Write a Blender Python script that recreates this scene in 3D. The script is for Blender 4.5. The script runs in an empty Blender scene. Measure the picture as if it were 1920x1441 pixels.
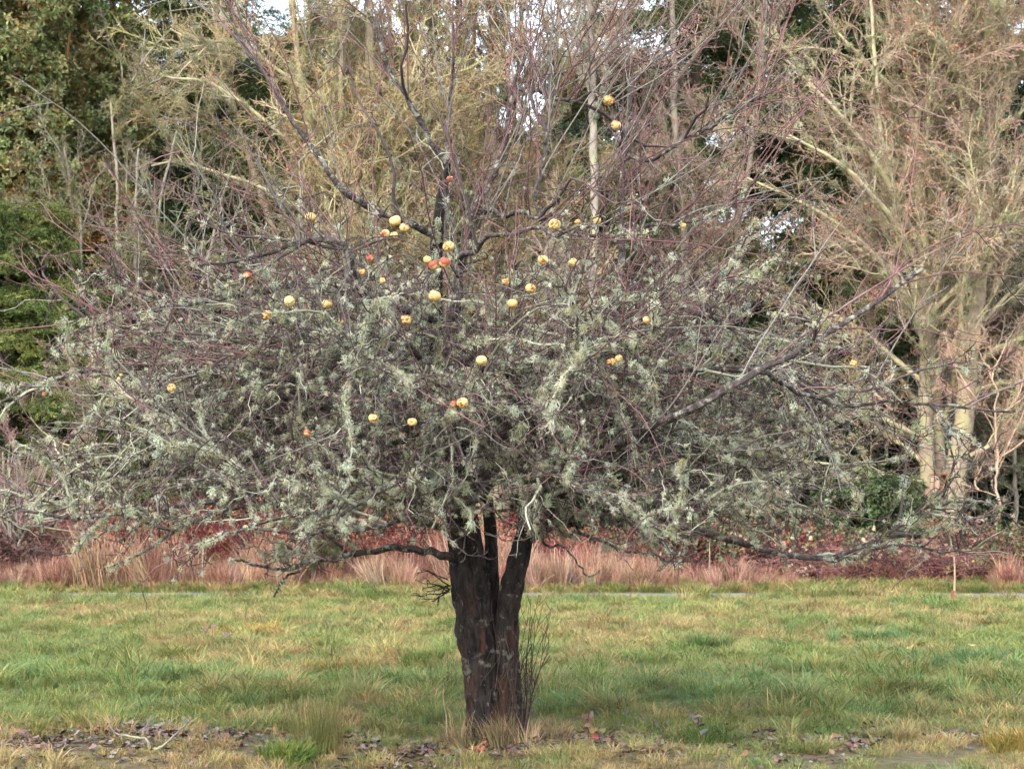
import bpy, math, random
import numpy as np
from mathutils import Vector, noise as mnoise

rng = np.random.default_rng(11)
random.seed(11)
SC = bpy.context.scene
COL = SC.collection
R = math.radians

# ---------------------------------------------------------------- camera
D0 = 12.0                 # metres from camera to the apple tree
PPM = 340.0               # photograph pixels per metre at the apple tree
EYE = 1.6
HOR = 846.0               # eye level in photograph pixels
cam_d = bpy.data.cameras.new('camera')
cam = bpy.data.objects.new('camera', cam_d)
COL.objects.link(cam)
cam.location = (0, 0, EYE)
cam.rotation_euler = (R(90), 0, 0)
cam_d.sensor_width = 36.0
cam_d.lens = 36.0 * D0 / (1920.0 / PPM)
cam_d.shift_y = (HOR - 720.5) / 1920.0
cam_d.clip_start = 0.1
cam_d.clip_end = 2000
cam_d.dof.use_dof = True
cam_d.dof.focus_distance = 11.3
cam_d.dof.aperture_fstop = 9.0
SC.camera = cam

# ---------------------------------------------------------------- sky, sun, exposure
SUN_EL, SUN_AZ = 42.0, 208.0      # azimuth measured from +Y towards +X: behind the camera, to its left
world = bpy.data.worlds.new('World')
SC.world = world
world.use_nodes = True
nt = world.node_tree
nt.nodes.clear()
w_out = nt.nodes.new('ShaderNodeOutputWorld')
w_bg = nt.nodes.new('ShaderNodeBackground')
w_sky = nt.nodes.new('ShaderNodeTexSky')
w_sky.sky_type = 'NISHITA'
w_sky.sun_disc = False
w_sky.sun_elevation = R(SUN_EL)
w_sky.sun_rotation = R(SUN_AZ)
w_sky.air_density = 1.0
w_sky.dust_density = 2.0
w_geo = nt.nodes.new('ShaderNodeTexCoord')
w_no = nt.nodes.new('ShaderNodeTexNoise')
w_no.inputs['Scale'].default_value = 3.5
w_no.inputs['Detail'].default_value = 6
w_ramp = nt.nodes.new('ShaderNodeMapRange')
w_ramp.inputs['From Min'].default_value = 0.35
w_ramp.inputs['From Max'].default_value = 0.62
w_ramp.inputs['To Min'].default_value = 0.2
w_ramp.inputs['To Max'].default_value = 0.85
w_mix = nt.nodes.new('ShaderNodeMix')
w_mix.data_type = 'RGBA'
w_mix.inputs[7].default_value = (7.3, 7.55, 8.0, 1)     # thin bright cloud
nt.links.new(w_geo.outputs['Generated'], w_no.inputs['Vector'])
nt.links.new(w_no.outputs['Fac'], w_ramp.inputs['Value'])
nt.links.new(w_ramp.outputs['Result'], w_mix.inputs[0])
nt.links.new(w_sky.outputs['Color'], w_mix.inputs[6])
nt.links.new(w_mix.outputs[2], w_bg.inputs['Color'])
w_bg.inputs['Strength'].default_value = 0.15
nt.links.new(w_bg.outputs['Background'], w_out.inputs['Surface'])

sun_d = bpy.data.lights.new('sun', 'SUN')
sun_d.energy = 1.4
sun_d.angle = R(40)
sun_d.color = (1.0, 0.94, 0.85)
sun = bpy.data.objects.new('sun', sun_d)
COL.objects.link(sun)
sd = Vector((math.sin(R(SUN_AZ)) * math.cos(R(SUN_EL)), math.cos(R(SUN_AZ)) * math.cos(R(SUN_EL)), math.sin(R(SUN_EL))))
sun.rotation_euler = sd.to_track_quat('Z', 'Y').to_euler()
sun.location = (-8, -10, 20)

SC.view_settings.view_transform = 'Standard'
SC.view_settings.look = 'None'
SC.view_settings.gamma = 1.0
SC.view_settings.use_curve_mapping = False
SC.view_settings.exposure = 1.92
SC.render.engine = 'CYCLES'
SC.cycles.max_bounces = 4
SC.cycles.diffuse_bounces = 2
SC.cycles.use_adaptive_sampling = True
SC.cycles.adaptive_threshold = 0.03
SC.cycles.glossy_bounces = 1
SC.cycles.transmission_bounces = 2
SC.cycles.transparent_max_bounces = 4
SC.cycles.use_denoising = True
SC.cycles.caustics_reflective = False
SC.cycles.caustics_refractive = False


# ---------------------------------------------------------------- helpers
def PX(px, py, d):
    """photograph pixel at depth d metres -> world point"""
    s = d / D0 / PPM
    return np.array([(px - 960.0) * s, d, EYE + (HOR - py) * s])


def W(px, d):
    return px * d / D0 / PPM


def nrm(v):
    return v / np.maximum(np.linalg.norm(v, axis=-1, keepdims=True), 1e-9)


def gz(x, y):
    """height of the field"""
    x = np.asarray(x, float); y = np.asarray(y, float)
    h = 0.022 * np.sin(x * 1.9 + 0.7 * np.sin(y * 1.3)) + 0.02 * np.sin(y * 2.3 + 1.1 * np.sin(x * 0.9 + 1)) + 0.012 * np.sin(x * 5.1 + y * 3.7)
    f = np.clip((22.6 - y) / 3.0, 0, 1)
    return h * f


def tag(o, label=None, cat=None, group=None, kind=None):
    if label: o['label'] = label
    if cat: o['category'] = cat
    if group: o['group'] = group
    if kind: o['kind'] = kind
    return o


def empty(name, loc, label, cat, group=None):
    o = bpy.data.objects.new(name, None)
    o.empty_display_size = 0.2
    COL.objects.link(o)
    o.location = loc
    tag(o, label, cat, group)
    return o


def mesh_np(name, V, quads=None, tris=None, colr=None, smooth=False):
    me = bpy.data.meshes.new(name)
    V = np.asarray(V, np.float32).reshape(-1, 3)
    nq = 0 if quads is None else len(quads)
    ntr = 0 if tris is None else len(tris)
    me.vertices.add(len(V))
    me.vertices.foreach_set('co', V.ravel())
    loops = []
    if nq: loops.append(np.asarray(quads, np.int32).ravel())
    if ntr: loops.append(np.asarray(tris, np.int32).ravel())
    if loops:
        L = np.concatenate(loops)
        me.loops.add(len(L))
        me.loops.foreach_set('vertex_index', L)
        starts = np.concatenate([np.arange(nq) * 4, nq * 4 + np.arange(ntr) * 3]).astype(np.int32)
        me.polygons.add(nq + ntr)
        me.polygons.foreach_set('loop_start', starts)
        if smooth:
            me.polygons.foreach_set('use_smooth', np.ones(nq + ntr, bool))
    if colr is not None:
        c = np.ones((len(V), 4), np.float32)
        c[:, :3] = np.asarray(colr, np.float32).reshape(-1, 3)
        a = me.attributes.new('col', 'FLOAT_COLOR', 'POINT')
        a.data.foreach_set('color', c.ravel())
    me.update(calc_edges=True)
    return me


def obj(name, me, mat=None, parent=None, link=True):
    o = bpy.data.objects.new(name, me)
    if link: COL.objects.link(o)
    if mat is not None:
        me.materials.clear(); me.materials.append(mat)
    if parent is not None:
        o.parent = parent
        # geometry is written in world coordinates: cancel the Empty's place
        o.location = -Vector(parent.location) if parent.parent is None else (0, 0, 0)
    return o


class Geo:
    """collects vertices, quads, tris and vertex colours into one mesh"""
    def __init__(self):
        self.V, self.Q, self.T, self.C, self.n = [], [], [], [], 0

    def add(self, V, Q=None, T=None, C=None):
        V = np.asarray(V, float).reshape(-1, 3)
        if Q is not None and len(Q): self.Q.append(np.asarray(Q).reshape(-1, 4) + self.n)
        if T is not None and len(T): self.T.append(np.asarray(T).reshape(-1, 3) + self.n)
        C = np.ones(3) if C is None else np.asarray(C, float)
        self.C.append(np.broadcast_to(C, V.shape).reshape(-1, 3))
        self.V.append(V); self.n += len(V)

    def mesh(self, name, smooth=False):
        return mesh_np(name, np.concatenate(self.V),
                       np.concatenate(self.Q) if self.Q else None,
                       np.concatenate(self.T) if self.T else None,
                       np.concatenate(self.C), smooth)


def frames(P):
    T = nrm(np.gradient(P, axis=1))
    ref = np.where(np.abs(T[:, :1, 2:3]) > 0.75, np.array([1.0, 0.15, 0.0]), np.array([0.1, 0.2, 1.0]))
    ref = np.broadcast_to(ref, T.shape)
    U = nrm(np.cross(T, ref))
    Vv = np.cross(T, U)
    return T, U, Vv


def tubes(P, Rr, k=3, C=None, geo=None, lump=0.0):
    """P (M,n,3), Rr (M,n) -> tubes; C broadcastable to (M,n,3)"""
    M, n, _ = P.shape
    T, U, Vv = frames(P)
    a = np.arange(k) / k * 2 * math.pi
    rr = Rr[:, :, None, None]
    if lump:
        rr = rr * (1 + lump * rng.normal(size=(M, n, k, 1)))
    ring = P[:, :, None, :] + rr * (np.cos(a)[None, None, :, None] * U[:, :, None, :] + np.sin(a)[None, None, :, None] * Vv[:, :, None, :])
    idx = np.arange(M * n * k).reshape(M, n, k)
    i0 = idx[:, :-1]; i1 = idx[:, 1:]
    q = np.stack([i0, np.roll(i0, -1, 2), np.roll(i1, -1, 2), i1], -1).reshape(-1, 4)
    Cc = None
    if C is not None:
        Cc = np.broadcast_to(np.asarray(C, float), (M, n, 3))[:, :, None, :]
        Cc = np.broadcast_to(Cc, (M, n, k, 3)).reshape(-1, 3)
    if geo is not None:
        geo.add(ring.reshape(-1, 3), q, None, Cc)
    return ring.reshape(-1, 3), q, Cc


def walk(start, d, length, n, wob=0.15, bias=(0, 0, 0), r=rng):
    M = len(start)
    P = np.zeros((M, n, 3)); P[:, 0] = start
    d = nrm(np.array(d, float))
    st = (np.asarray(length) / (n - 1))[:, None]
    b = np.broadcast_to(np.asarray(bias, float), (M, 3))
    for i in range(1, n):
        d = nrm(d + r.normal(size=(M, 3)) * wob + b)
        P[:, i] = P[:, i - 1] + d * st
    return P


def pick(P, per, t0, t1, r=rng):
    """random places on polylines -> position, tangent, t, index of the parent"""
    M, n, _ = P.shape
    par = np.repeat(np.arange(M), per)
    t = r.uniform(t0, t1, len(par)) * (n - 1)
    i = np.minimum(t.astype(int), n - 2); f = (t - i)[:, None]
    A, B = P[par, i], P[par, i + 1]
    return A * (1 - f) + B * f, nrm(B - A), t / (n - 1), par


def off_axis(tan, ang, r=rng):
    """directions leaving the axis tan at about ang radians"""
    v = r.normal(size=tan.shape)
    v = nrm(v - (v * tan).sum(1, keepdims=True) * tan)
    ang = np.asarray(ang)[:, None] if np.ndim(ang) else ang
    return nrm(tan * np.cos(ang) + v * np.sin(ang))


def smooth_line(pts, n, wob=0.0):
    """Catmull-Rom through the points, n samples at even spacing; pts (k,c)"""
    p = np.asarray(pts, float)
    q = np.vstack([2 * p[0] - p[1], p, 2 * p[-1] - p[-2]])
    out = []
    for i in range(1, len(q) - 2):
        t = np.linspace(0, 1, 16, endpoint=False)[:, None]
        a, b, c, d = q[i - 1], q[i], q[i + 1], q[i + 2]
        out.append(0.5 * (2 * b + (c - a) * t + (2 * a - 5 * b + 4 * c - d) * t ** 2 + (3 * b - a - 3 * c + d) * t ** 3))
    o = np.vstack(out + [p[-1:]])
    s = np.concatenate([[0], np.cumsum(np.linalg.norm(np.diff(o[:, :3], axis=0), axis=1))])
    u = np.linspace(0, s[-1], n)
    o = np.stack([np.interp(u, s, o[:, c]) for c in range(o.shape[1])], 1)
    if wob:
        w = rng.normal(size=(n, 3)) * wob
        w = (w + np.roll(w, 1, 0) + np.roll(w, -1, 0)) / 1.7
        w[0] = 0
        o[:, :3] += w
    return o


def mat_euler(Z, roll):
    """euler angles that turn +Z onto Z, rolled about it"""
    Z = nrm(Z)
    ref = np.where(np.abs(Z[:, 2:3]) > 0.95, np.array([1.0, 0, 0]), np.array([0, 0, 1.0]))
    X = nrm(np.cross(ref, Z)); Y = np.cross(Z, X)
    c, s = np.cos(roll)[:, None], np.sin(roll)[:, None]
    X2 = X * c + Y * s; Y2 = -X * s + Y * c
    ey = -np.arcsin(np.clip(X2[:, 2], -1, 1))
    ex = np.arctan2(Y2[:, 2], Z[:, 2])
    ez = np.arctan2(X2[:, 1], X2[:, 0])
    return np.stack([ex, ey, ez], 1)


# ---------------------------------------------------------------- materials
def new_mat(name):
    m = bpy.data.materials.new(name); m.use_nodes = True
    n = m.node_tree; n.nodes.clear()
    o = n.nodes.new('ShaderNodeOutputMaterial')
    p = n.nodes.new('ShaderNodeBsdfPrincipled')
    n.links.new(p.outputs[0], o.inputs[0])
    p.inputs['Roughness'].default_value = 0.85
    p.inputs['Specular IOR Level'].default_value = 0.25
    return m, n, p, o


def mixc(n, fac, a, b, mode='MIX'):
    x = n.nodes.new('ShaderNodeMix'); x.data_type = 'RGBA'; x.blend_type = mode
    for sock, v in ((0, fac), (6, a), (7, b)):
        if hasattr(v, 'is_linked') or hasattr(v, 'links'):
            n.links.new(v, x.inputs[sock])
        elif sock == 0:
            x.inputs[0].default_value = v
        else:
            x.inputs[sock].default_value = (*v, 1) if len(v) == 3 else v
    return x.outputs[2]


def noise_fac(n, scale, lo, hi, detail=4, vec=None, rough=0.6):
    t = n.nodes.new('ShaderNodeTexNoise')
    t.inputs['Scale'].default_value = scale; t.inputs['Detail'].default_value = detail
    t.inputs['Roughness'].default_value = rough
    if vec is not None: n.links.new(vec, t.inputs['Vector'])
    r = n.nodes.new('ShaderNodeMapRange')
    r.inputs['From Min'].default_value = lo; r.inputs['From Max'].default_value = hi
    n.links.new(t.outputs['Fac'], r.inputs['Value'])
    return r.outputs['Result'], t


def wpos(n, sx=1, sy=1, sz=1):
    g = n.nodes.new('ShaderNodeNewGeometry')
    m = n.nodes.new('ShaderNodeMapping')
    m.inputs['Scale'].default_value = (sx, sy, sz)
    n.links.new(g.outputs['Position'], m.inputs['Vector'])
    return m.outputs['Vector']


def bump(n, p, height, strength=0.5, dist=0.02):
    b = n.nodes.new('ShaderNodeBump')
    b.inputs['Strength'].default_value = strength; b.inputs['Distance'].default_value = dist
    n.links.new(height, b.inputs['Height']); n.links.new(b.outputs[0], p.inputs['Normal'])


def mat_col(name, inst=False, transl=0.0, rough=0.85, spec=0.2, var=0.35, vscale=9.0):
    """colour from the mesh's own 'col', the instance's 'tint' and a little noise"""
    m, n, p, o = new_mat(name)
    a = n.nodes.new('ShaderNodeAttribute'); a.attribute_name = 'col'
    c = a.outputs['Color']
    if inst:
        t = n.nodes.new('ShaderNodeAttribute'); t.attribute_type = 'INSTANCER'; t.attribute_name = 'tint'
        c = mixc(n, 1.0, c, t.outputs['Color'], 'MULTIPLY')
    if var:
        f, _ = noise_fac(n, vscale, 0.3, 0.7, 3, wpos(n))
        c2 = mixc(n, 1.0, c, (1 - var, 1 - var, 1 - var), 'MULTIPLY')
        c = mixc(n, f, c2, c)
    n.links.new(c, p.inputs['Base Color'])
    p.inputs['Roughness'].default_value = rough
    p.inputs['Specular IOR Level'].default_value = spec
    if transl:
        tr = n.nodes.new('ShaderNodeBsdfTranslucent')
        n.links.new(c, tr.inputs['Color'])
        mx = n.nodes.new('ShaderNodeMixShader'); mx.inputs[0].default_value = transl
        n.links.new(p.outputs[0], mx.inputs[1]); n.links.new(tr.outputs[0], mx.inputs[2])
        n.links.new(mx.outputs[0], o.inputs[0])
    return m


def mat_bark(name, dark, light, scale=14, stretch=0.25, lichen=None, lich_lo=0.52, lich_hi=0.62, lscale=9, red=None):
    m, n, p, o = new_mat(name)
    v = wpos(n, 1, 1, stretch)
    f, t = noise_fac(n, scale, 0.34, 0.66, 6, v)
    c = mixc(n, f, dark, light)
    if red is not None:
        fr, _ = noise_fac(n, 7.0, 0.50, 0.66, 4, wpos(n, 1.5, 1.5, 0.5))
        sep = n.nodes.new('ShaderNodeSeparateXYZ'); n.links.new(wpos(n), sep.inputs[0])
        mr = n.nodes.new('ShaderNodeMapRange')
        mr.inputs['From Min'].default_value = 0.95; mr.inputs['From Max'].default_value = 0.55
        n.links.new(sep.outputs['Z'], mr.inputs['Value'])
        mm = n.nodes.new('ShaderNodeMath'); mm.operation = 'MULTIPLY'
        n.links.new(fr, mm.inputs[0]); n.links.new(mr.outputs[0], mm.inputs[1])
        c = mixc(n, mm.outputs[0], c, red)
    if lichen is not None:
        fl, _ = noise_fac(n, lscale, lich_lo, lich_hi, 5, wpos(n))
        c = mixc(n, fl, c, lichen)
    n.links.new(c, p.inputs['Base Color'])
    bump(n, p, t.outputs['Fac'], 1.0, 0.035)
    return m


M_BARK = mat_bark('apple_bark', (0.005, 0.004, 0.004), (0.036, 0.029, 0.025), 26, 0.42, (0.12, 0.115, 0.095), 0.585, 0.66, 19, red=(0.062, 0.027, 0.017))  # black-brown bark; the dark tone also paints shade into the bump's hollows
M_LIMB = mat_bark('apple_limb_bark', (0.022, 0.017, 0.016), (0.105, 0.085, 0.080), 26, 1, (0.25, 0.25, 0.20), 0.53, 0.62, 16)
M_TWIG = mat_col('apple_twig', var=0.4, vscale=30)
M_LICHEN = mat_col('lichen', inst=True, transl=0.25, var=0.25, vscale=25, spec=0.05, rough=0.95)
M_GRASS = mat_col('grass_blades', inst=True, transl=0.3, var=0.25, vscale=6, rough=0.7, spec=0.25)
M_DRY = mat_col('dry_stems', inst=True, transl=0.2, var=0.25, vscale=5)
M_LEAF = mat_col('leaves', inst=True, transl=0.2, var=0.3, vscale=7, rough=0.6, spec=0.3)
M_NEEDLE = mat_col('needles', inst=True, transl=0.12, var=0.3, vscale=3, rough=0.8)
M_SPRAY = mat_col('bare_twigs', inst=True, var=0.3, vscale=4)
M_CANE = mat_col('canes', var=0.4, vscale=6)
M_DEADLEAF = mat_col('dead_leaf', var=0.35, vscale=40, rough=0.5, spec=0.4)
M_MOSSBARK = mat_bark('mossy_bark', (0.16, 0.12, 0.085), (0.34, 0.265, 0.195), 9, 0.6, (0.30, 0.275, 0.145), 0.46, 0.60, 3.5)
M_MOSSLIMB = mat_bark('mossy_limb', (0.24, 0.19, 0.13), (0.44, 0.36, 0.26), 9, 1, (0.42, 0.385, 0.21), 0.42, 0.58, 5)
M_GREYBARK = mat_bark('grey_alder_bark', (0.13, 0.11, 0.09), (0.28, 0.24, 0.20), 10, 0.5, (0.26, 0.25, 0.16), 0.5, 0.6, 5)
M_FIRBARK = mat_bark('fir_bark', (0.035, 0.028, 0.022), (0.12, 0.092, 0.068), 9, 0.25, (0.11, 0.105, 0.05), 0.5, 0.6, 3)
M_MADRONE = mat_bark('madrone_bark', (0.16, 0.055, 0.022), (0.36, 0.15, 0.06), 6, 0.6)
M_WOOD = mat_bark('weathered_wood', (0.30, 0.20, 0.13), (0.48, 0.35, 0.25), 30, 0.15)
M_REDWOOD = mat_bark('red_wood', (0.18, 0.065, 0.03), (0.30, 0.12, 0.06), 30, 0.15)

# ---------------------------------------------------------------- instancing (only for what nobody could count)
_groups = {}
LIB = {}


def library(name, meshes, mat):
    c = bpy.data.collections.new('lib_' + name)
    for i, me in enumerate(meshes):
        me.materials.clear(); me.materials.append(mat)
        o = bpy.data.objects.new('%s_%02d' % (name, i), me)
        c.objects.link(o)
    LIB[name] = (c, len(meshes))


def inst_group(name):
    if name in _groups: return _groups[name]
    g = bpy.data.node_groups.new('scatter_' + name, 'GeometryNodeTree')
    g.interface.new_socket('Geometry', in_out='INPUT', socket_type='NodeSocketGeometry')
    g.interface.new_socket('Geometry', in_out='OUTPUT', socket_type='NodeSocketGeometry')
    gi = g.nodes.new('NodeGroupInput'); go = g.nodes.new('NodeGroupOutput')
    ci = g.nodes.new('GeometryNodeCollectionInfo')
    ci.inputs['Collection'].default_value = LIB[name][0]
    ci.inputs['Separate Children'].default_value = True
    ci.inputs['Reset Children'].default_value = True
    ip = g.nodes.new('GeometryNodeInstanceOnPoints')
    ip.inputs['Pick Instance'].default_value = True

    def na(nm, ty):
        x = g.nodes.new('GeometryNodeInputNamedAttribute'); x.data_type = ty
        x.inputs['Name'].default_value = nm
        return x.outputs['Attribute']
    e2r = g.nodes.new('FunctionNodeEulerToRotation')
    g.links.new(gi.outputs[0], ip.inputs['Points'])
    g.links.new(ci.outputs[0], ip.inputs['Instance'])
    g.links.new(na('idx', 'INT'), ip.inputs['Instance Index'])
    g.links.new(na('rot', 'FLOAT_VECTOR'), e2r.inputs[0])
    g.links.new(e2r.outputs[0], ip.inputs['Rotation'])
    g.links.new(na('scl', 'FLOAT_VECTOR'), ip.inputs['Scale'])
    g.links.new(ip.outputs[0], go.inputs[0])
    _groups[name] = g
    return g


def scatter(name, lib, P, rot, scl, tint, parent=None, idx=None, kind='stuff'):
    N = len(P)
    me = bpy.data.meshes.new(name)
    me.vertices.add(N)
    me.vertices.foreach_set('co', np.asarray(P, np.float32).ravel())
    nv = LIB[lib][1]
    if idx is None: idx = rng.integers(0, nv, N)
    a = me.attributes.new('idx', 'INT', 'POINT'); a.data.foreach_set('value', np.asarray(idx, np.int32))
    a = me.attributes.new('rot', 'FLOAT_VECTOR', 'POINT'); a.data.foreach_set('vector', np.asarray(rot, np.float32).ravel())
    s = np.asarray(scl, np.float32)
    if s.ndim == 1: s = np.repeat(s[:, None], 3, 1)
    a = me.attributes.new('scl', 'FLOAT_VECTOR', 'POINT'); a.data.foreach_set('vector', s.ravel())
    c = np.ones((N, 4), np.float32); c[:, :3] = tint
    a = me.attributes.new('tint', 'FLOAT_COLOR', 'POINT'); a.data.foreach_set('color', c.ravel())
    o = obj(name, me, None, parent)
    m = o.modifiers.new('scatter', 'NODES'); m.node_group = inst_group(lib)
    if kind: o['kind'] = kind
    return o


def tints(N, cols, jit=0.12, weights=None):
    cols = np.asarray(cols, float)
    i = rng.choice(len(cols), N, p=weights)
    c = cols[i] * (1 + rng.normal(size=(N, 1)) * jit) * (1 + rng.normal(size=(N, 3)) * jit * 0.3)
    return np.clip(c, 0.005, 1)


# ---- library meshes
def blades(geo, N, rad, hmin, hmax, wid, lean, C, droop=0.5, base=0.0):
    """curved tapering ribbons: 4 levels"""
    a = rng.uniform(0, 6.283, N); r = rad * np.sqrt(rng.uniform(0, 1, N))
    x, y = r * np.cos(a), r * np.sin(a)
    h = rng.uniform(hmin, hmax, N)
    da = a + rng.normal(size=N) * 0.9
    ln = lean * rng.uniform(0.2, 1.3, N) * h
    tt = np.array([0, 0.4, 0.75, 1.0])
    P = np.zeros((N, 4, 3))
    for j, t in enumerate(tt):
        P[:, j, 0] = x + np.cos(da) * ln * t ** 1.8
        P[:, j, 1] = y + np.sin(da) * ln * t ** 1.8
        P[:, j, 2] = base + h * (t - droop * lean * 0.45 * t ** 2.5)
    sa = da + math.pi / 2 + rng.normal(size=N) * 0.6
    S = np.stack([np.cos(sa), np.sin(sa), np.zeros(N)], 1)
    w = wid * rng.uniform(0.6, 1.3, N)[:, None] * np.array([0.8, 1.0, 0.7, 0.05])
    A = P - S[:, None] * w[:, :, None] / 2
    B = P + S[:, None] * w[:, :, None] / 2
    V = np.stack([A, B], 2).reshape(-1, 3)
    b = (np.arange(N) * 8)[:, None]
    q = np.concatenate([b + np.array([2 * j, 2 * j + 1, 2 * j + 3, 2 * j + 2]) for j in range(3)], 0)
    C = np.asarray(C)
    cc = C[rng.integers(0, len(C), N)] * (1 + rng.normal(size=(N, 1)) * 0.15)
    cc = np.repeat(cc, 8, 0)
    geo.add(V, q, None, np.clip(cc, 0, 2))


def leaf_quads(geo, P, Dd, Up, L, Wd, C, fold=0.25):
    """pointed folded leaves: P base, Dd direction, L length, Wd width -> 2 folded halves of 2 tris"""
    N = len(P)
    Dd = nrm(Dd); S = nrm(np.cross(Dd, Up)); Nn = np.cross(S, Dd)
    L = np.broadcast_to(L, (N,))[:, None]; Wd = np.broadcast_to(Wd, (N,))[:, None]
    tip = P + Dd * L - Nn * L * 0.12
    mid = P + Dd * L * 0.5
    l = mid + S * Wd / 2 + Nn * Wd * fold
    r = mid - S * Wd / 2 + Nn * Wd * fold
    V = np.stack([P, l, tip, r], 1).reshape(-1, 3)
    b = (np.arange(N) * 4)[:, None]
    t = np.concatenate([b + np.array([0, 1, 2]), b + np.array([0, 2, 3])], 0)
    C = np.broadcast_to(C, (N, 3))
    geo.add(V, None, t, np.repeat(C, 4, 0))


# grass clumps: multipliers around 1, the tint gives the hue
GR = [(0.75, 1.0, 0.55), (1.0, 1.05, 0.7), (1.35, 1.12, 0.8), (0.85, 1.05, 0.7), (1.6, 1.2, 0.95)]
lib = []
for i in range(10):
    g = Geo()
    if i < 7:
        blades(g, 66, 0.09, 0.04, 0.125, 0.0036, 0.95, GR, 0.85)
    else:
        blades(g, 80, 0.06, 0.09, 0.21, 0.0040, 0.85, GR, 0.9)
    lib.append(g.mesh('grass_clump'))
library('grass', lib, M_GRASS)

lib = []
DRC = [(1, 0.9, 0.85), (1.1, 1.0, 0.95), (0.8, 0.7, 0.65), (1.25, 1.15, 1.0)]
for i in range(6):
    g = Geo(); blades(g, 60, 0.16, 0.35, 0.8, 0.010, 0.38, DRC, 0.4)
    lib.append(g.mesh('dry_tuft'))
library('dry', lib, M_DRY)

# lichen tufts: short branched ribbons round the +Z axis, and hanging beards
lib = []
for i in range(9):
    g = Geo()
    beard = i >= 6
    N = 46 if not beard else 46
    L = rng.uniform(0.014, 0.036, N) if not beard else rng.uniform(0.03, 0.085, N)
    d = rng.normal(size=(N, 3)); d[:, 2] = np.abs(d[:, 2]) * 0.9 + 0.15
    if beard: d[:, :2] *= 0.35; d[:, 2] += 0.6
    st = rng.normal(size=(N, 3)) * (0.011 if not beard else 0.012)
    P = walk(st, d, L, 4, 0.75 if not beard else 0.45)
    b, tn, _, _ = pick(P, 2, 0.35, 0.9)
    P2 = walk(b, off_axis(tn, 0.9), np.repeat(L, 2) * 0.5, 4, 0.4)
    for Q, w in ((P, 0.0034), (P2, 0.0024)):
        m = len(Q)
        T, U, Vv = frames(Q)
        ph = rng.uniform(0, 6.28, (m, 1, 1))
        S = U * np.cos(ph) + Vv * np.sin(ph)
        wl = np.array([0.9, 1.0, 0.8, 0.3])[None, :, None] * w / 2
        V = np.stack([Q - S * wl, Q + S * wl], 2).reshape(-1, 3)
        bb = (np.arange(m) * 8)[:, None]
        q = np.concatenate([bb + np.array([2 * j, 2 * j + 1, 2 * j + 3, 2 * j + 2]) for j in range(3)], 0)
        cc = 1 + rng.normal(size=(m, 1)) * 0.16
        g.add(V, q, None, np.repeat(np.clip(cc, 0.5, 1.5) * np.ones((1, 3)), 8, 0))
    lib.append(g.mesh('lichen_tuft'))
library('lichen', lib, M_LICHEN)

# bare twig sprays (0-3 plain with buds, 4-5 with a few rust seed clusters)
lib = []
for i in range(7):
    g = Geo()
    ax = walk(np.zeros((1, 3)), np.array([[0, 0, 1.0]]), np.array([0.8]), 8, 0.16)
    b, tn, t, _ = pick(ax, 11, 0.1, 1.0)
    Ls = rng.uniform(0.18, 0.42, len(b)) * (1.15 - 0.6 * t)
    s1 = walk(b, off_axis(tn, 0.75), Ls, 5, 0.2, (0, 0, 0.06))
    b2, tn2, t2, p2 = pick(s1, 3, 0.15, 1.0)
    s2 = walk(b2, off_axis(tn2, 0.8), rng.uniform(0.05, 0.15, len(b2)), 3, 0.25)
    def cl(a, bcol, n): return np.array(a)[None] * (1 - np.linspace(0, 1, n)[:, None]) + np.array(bcol)[None] * np.linspace(0, 1, n)[:, None]
    wood = (1.0, 0.95, 0.8); tip = (1.0, 0.82, 0.75)
    tubes(ax, np.linspace(0.009, 0.004, 8)[None], 4, cl(wood, wood, 8)[None], g)
    tubes(s1, np.linspace(0.0062, 0.003, 5)[None].repeat(len(s1), 0), 3, cl(wood, tip, 5)[None], g)
    tubes(s2, np.linspace(0.0038, 0.0024, 3)[None].repeat(len(s2), 0), 3, cl(wood, tip, 3)[None], g)
    ends = np.concatenate([s1[:, -1], s2[:, -1]])
    bud = ends[rng.random(len(ends)) < 0.22]
    leaf_quads(g, bud, rng.normal(size=bud.shape), rng.normal(size=bud.shape), 0.022, 0.012, np.array([1.15, 0.60, 0.52]))
    if i >= 4:
        sd_ = ends[rng.random(len(ends)) < 0.22]
        sd_ = np.repeat(sd_, 3, 0) + rng.normal(size=(len(sd_) * 3, 3)) * 0.015
        leaf_quads(g, sd_, rng.normal(size=sd_.shape), rng.normal(size=sd_.shape), 0.045, 0.018, np.array([1.3, 0.60, 0.42]))
    lib.append(g.mesh('twig_spray'))
library('spray', lib, M_SPRAY)

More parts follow.
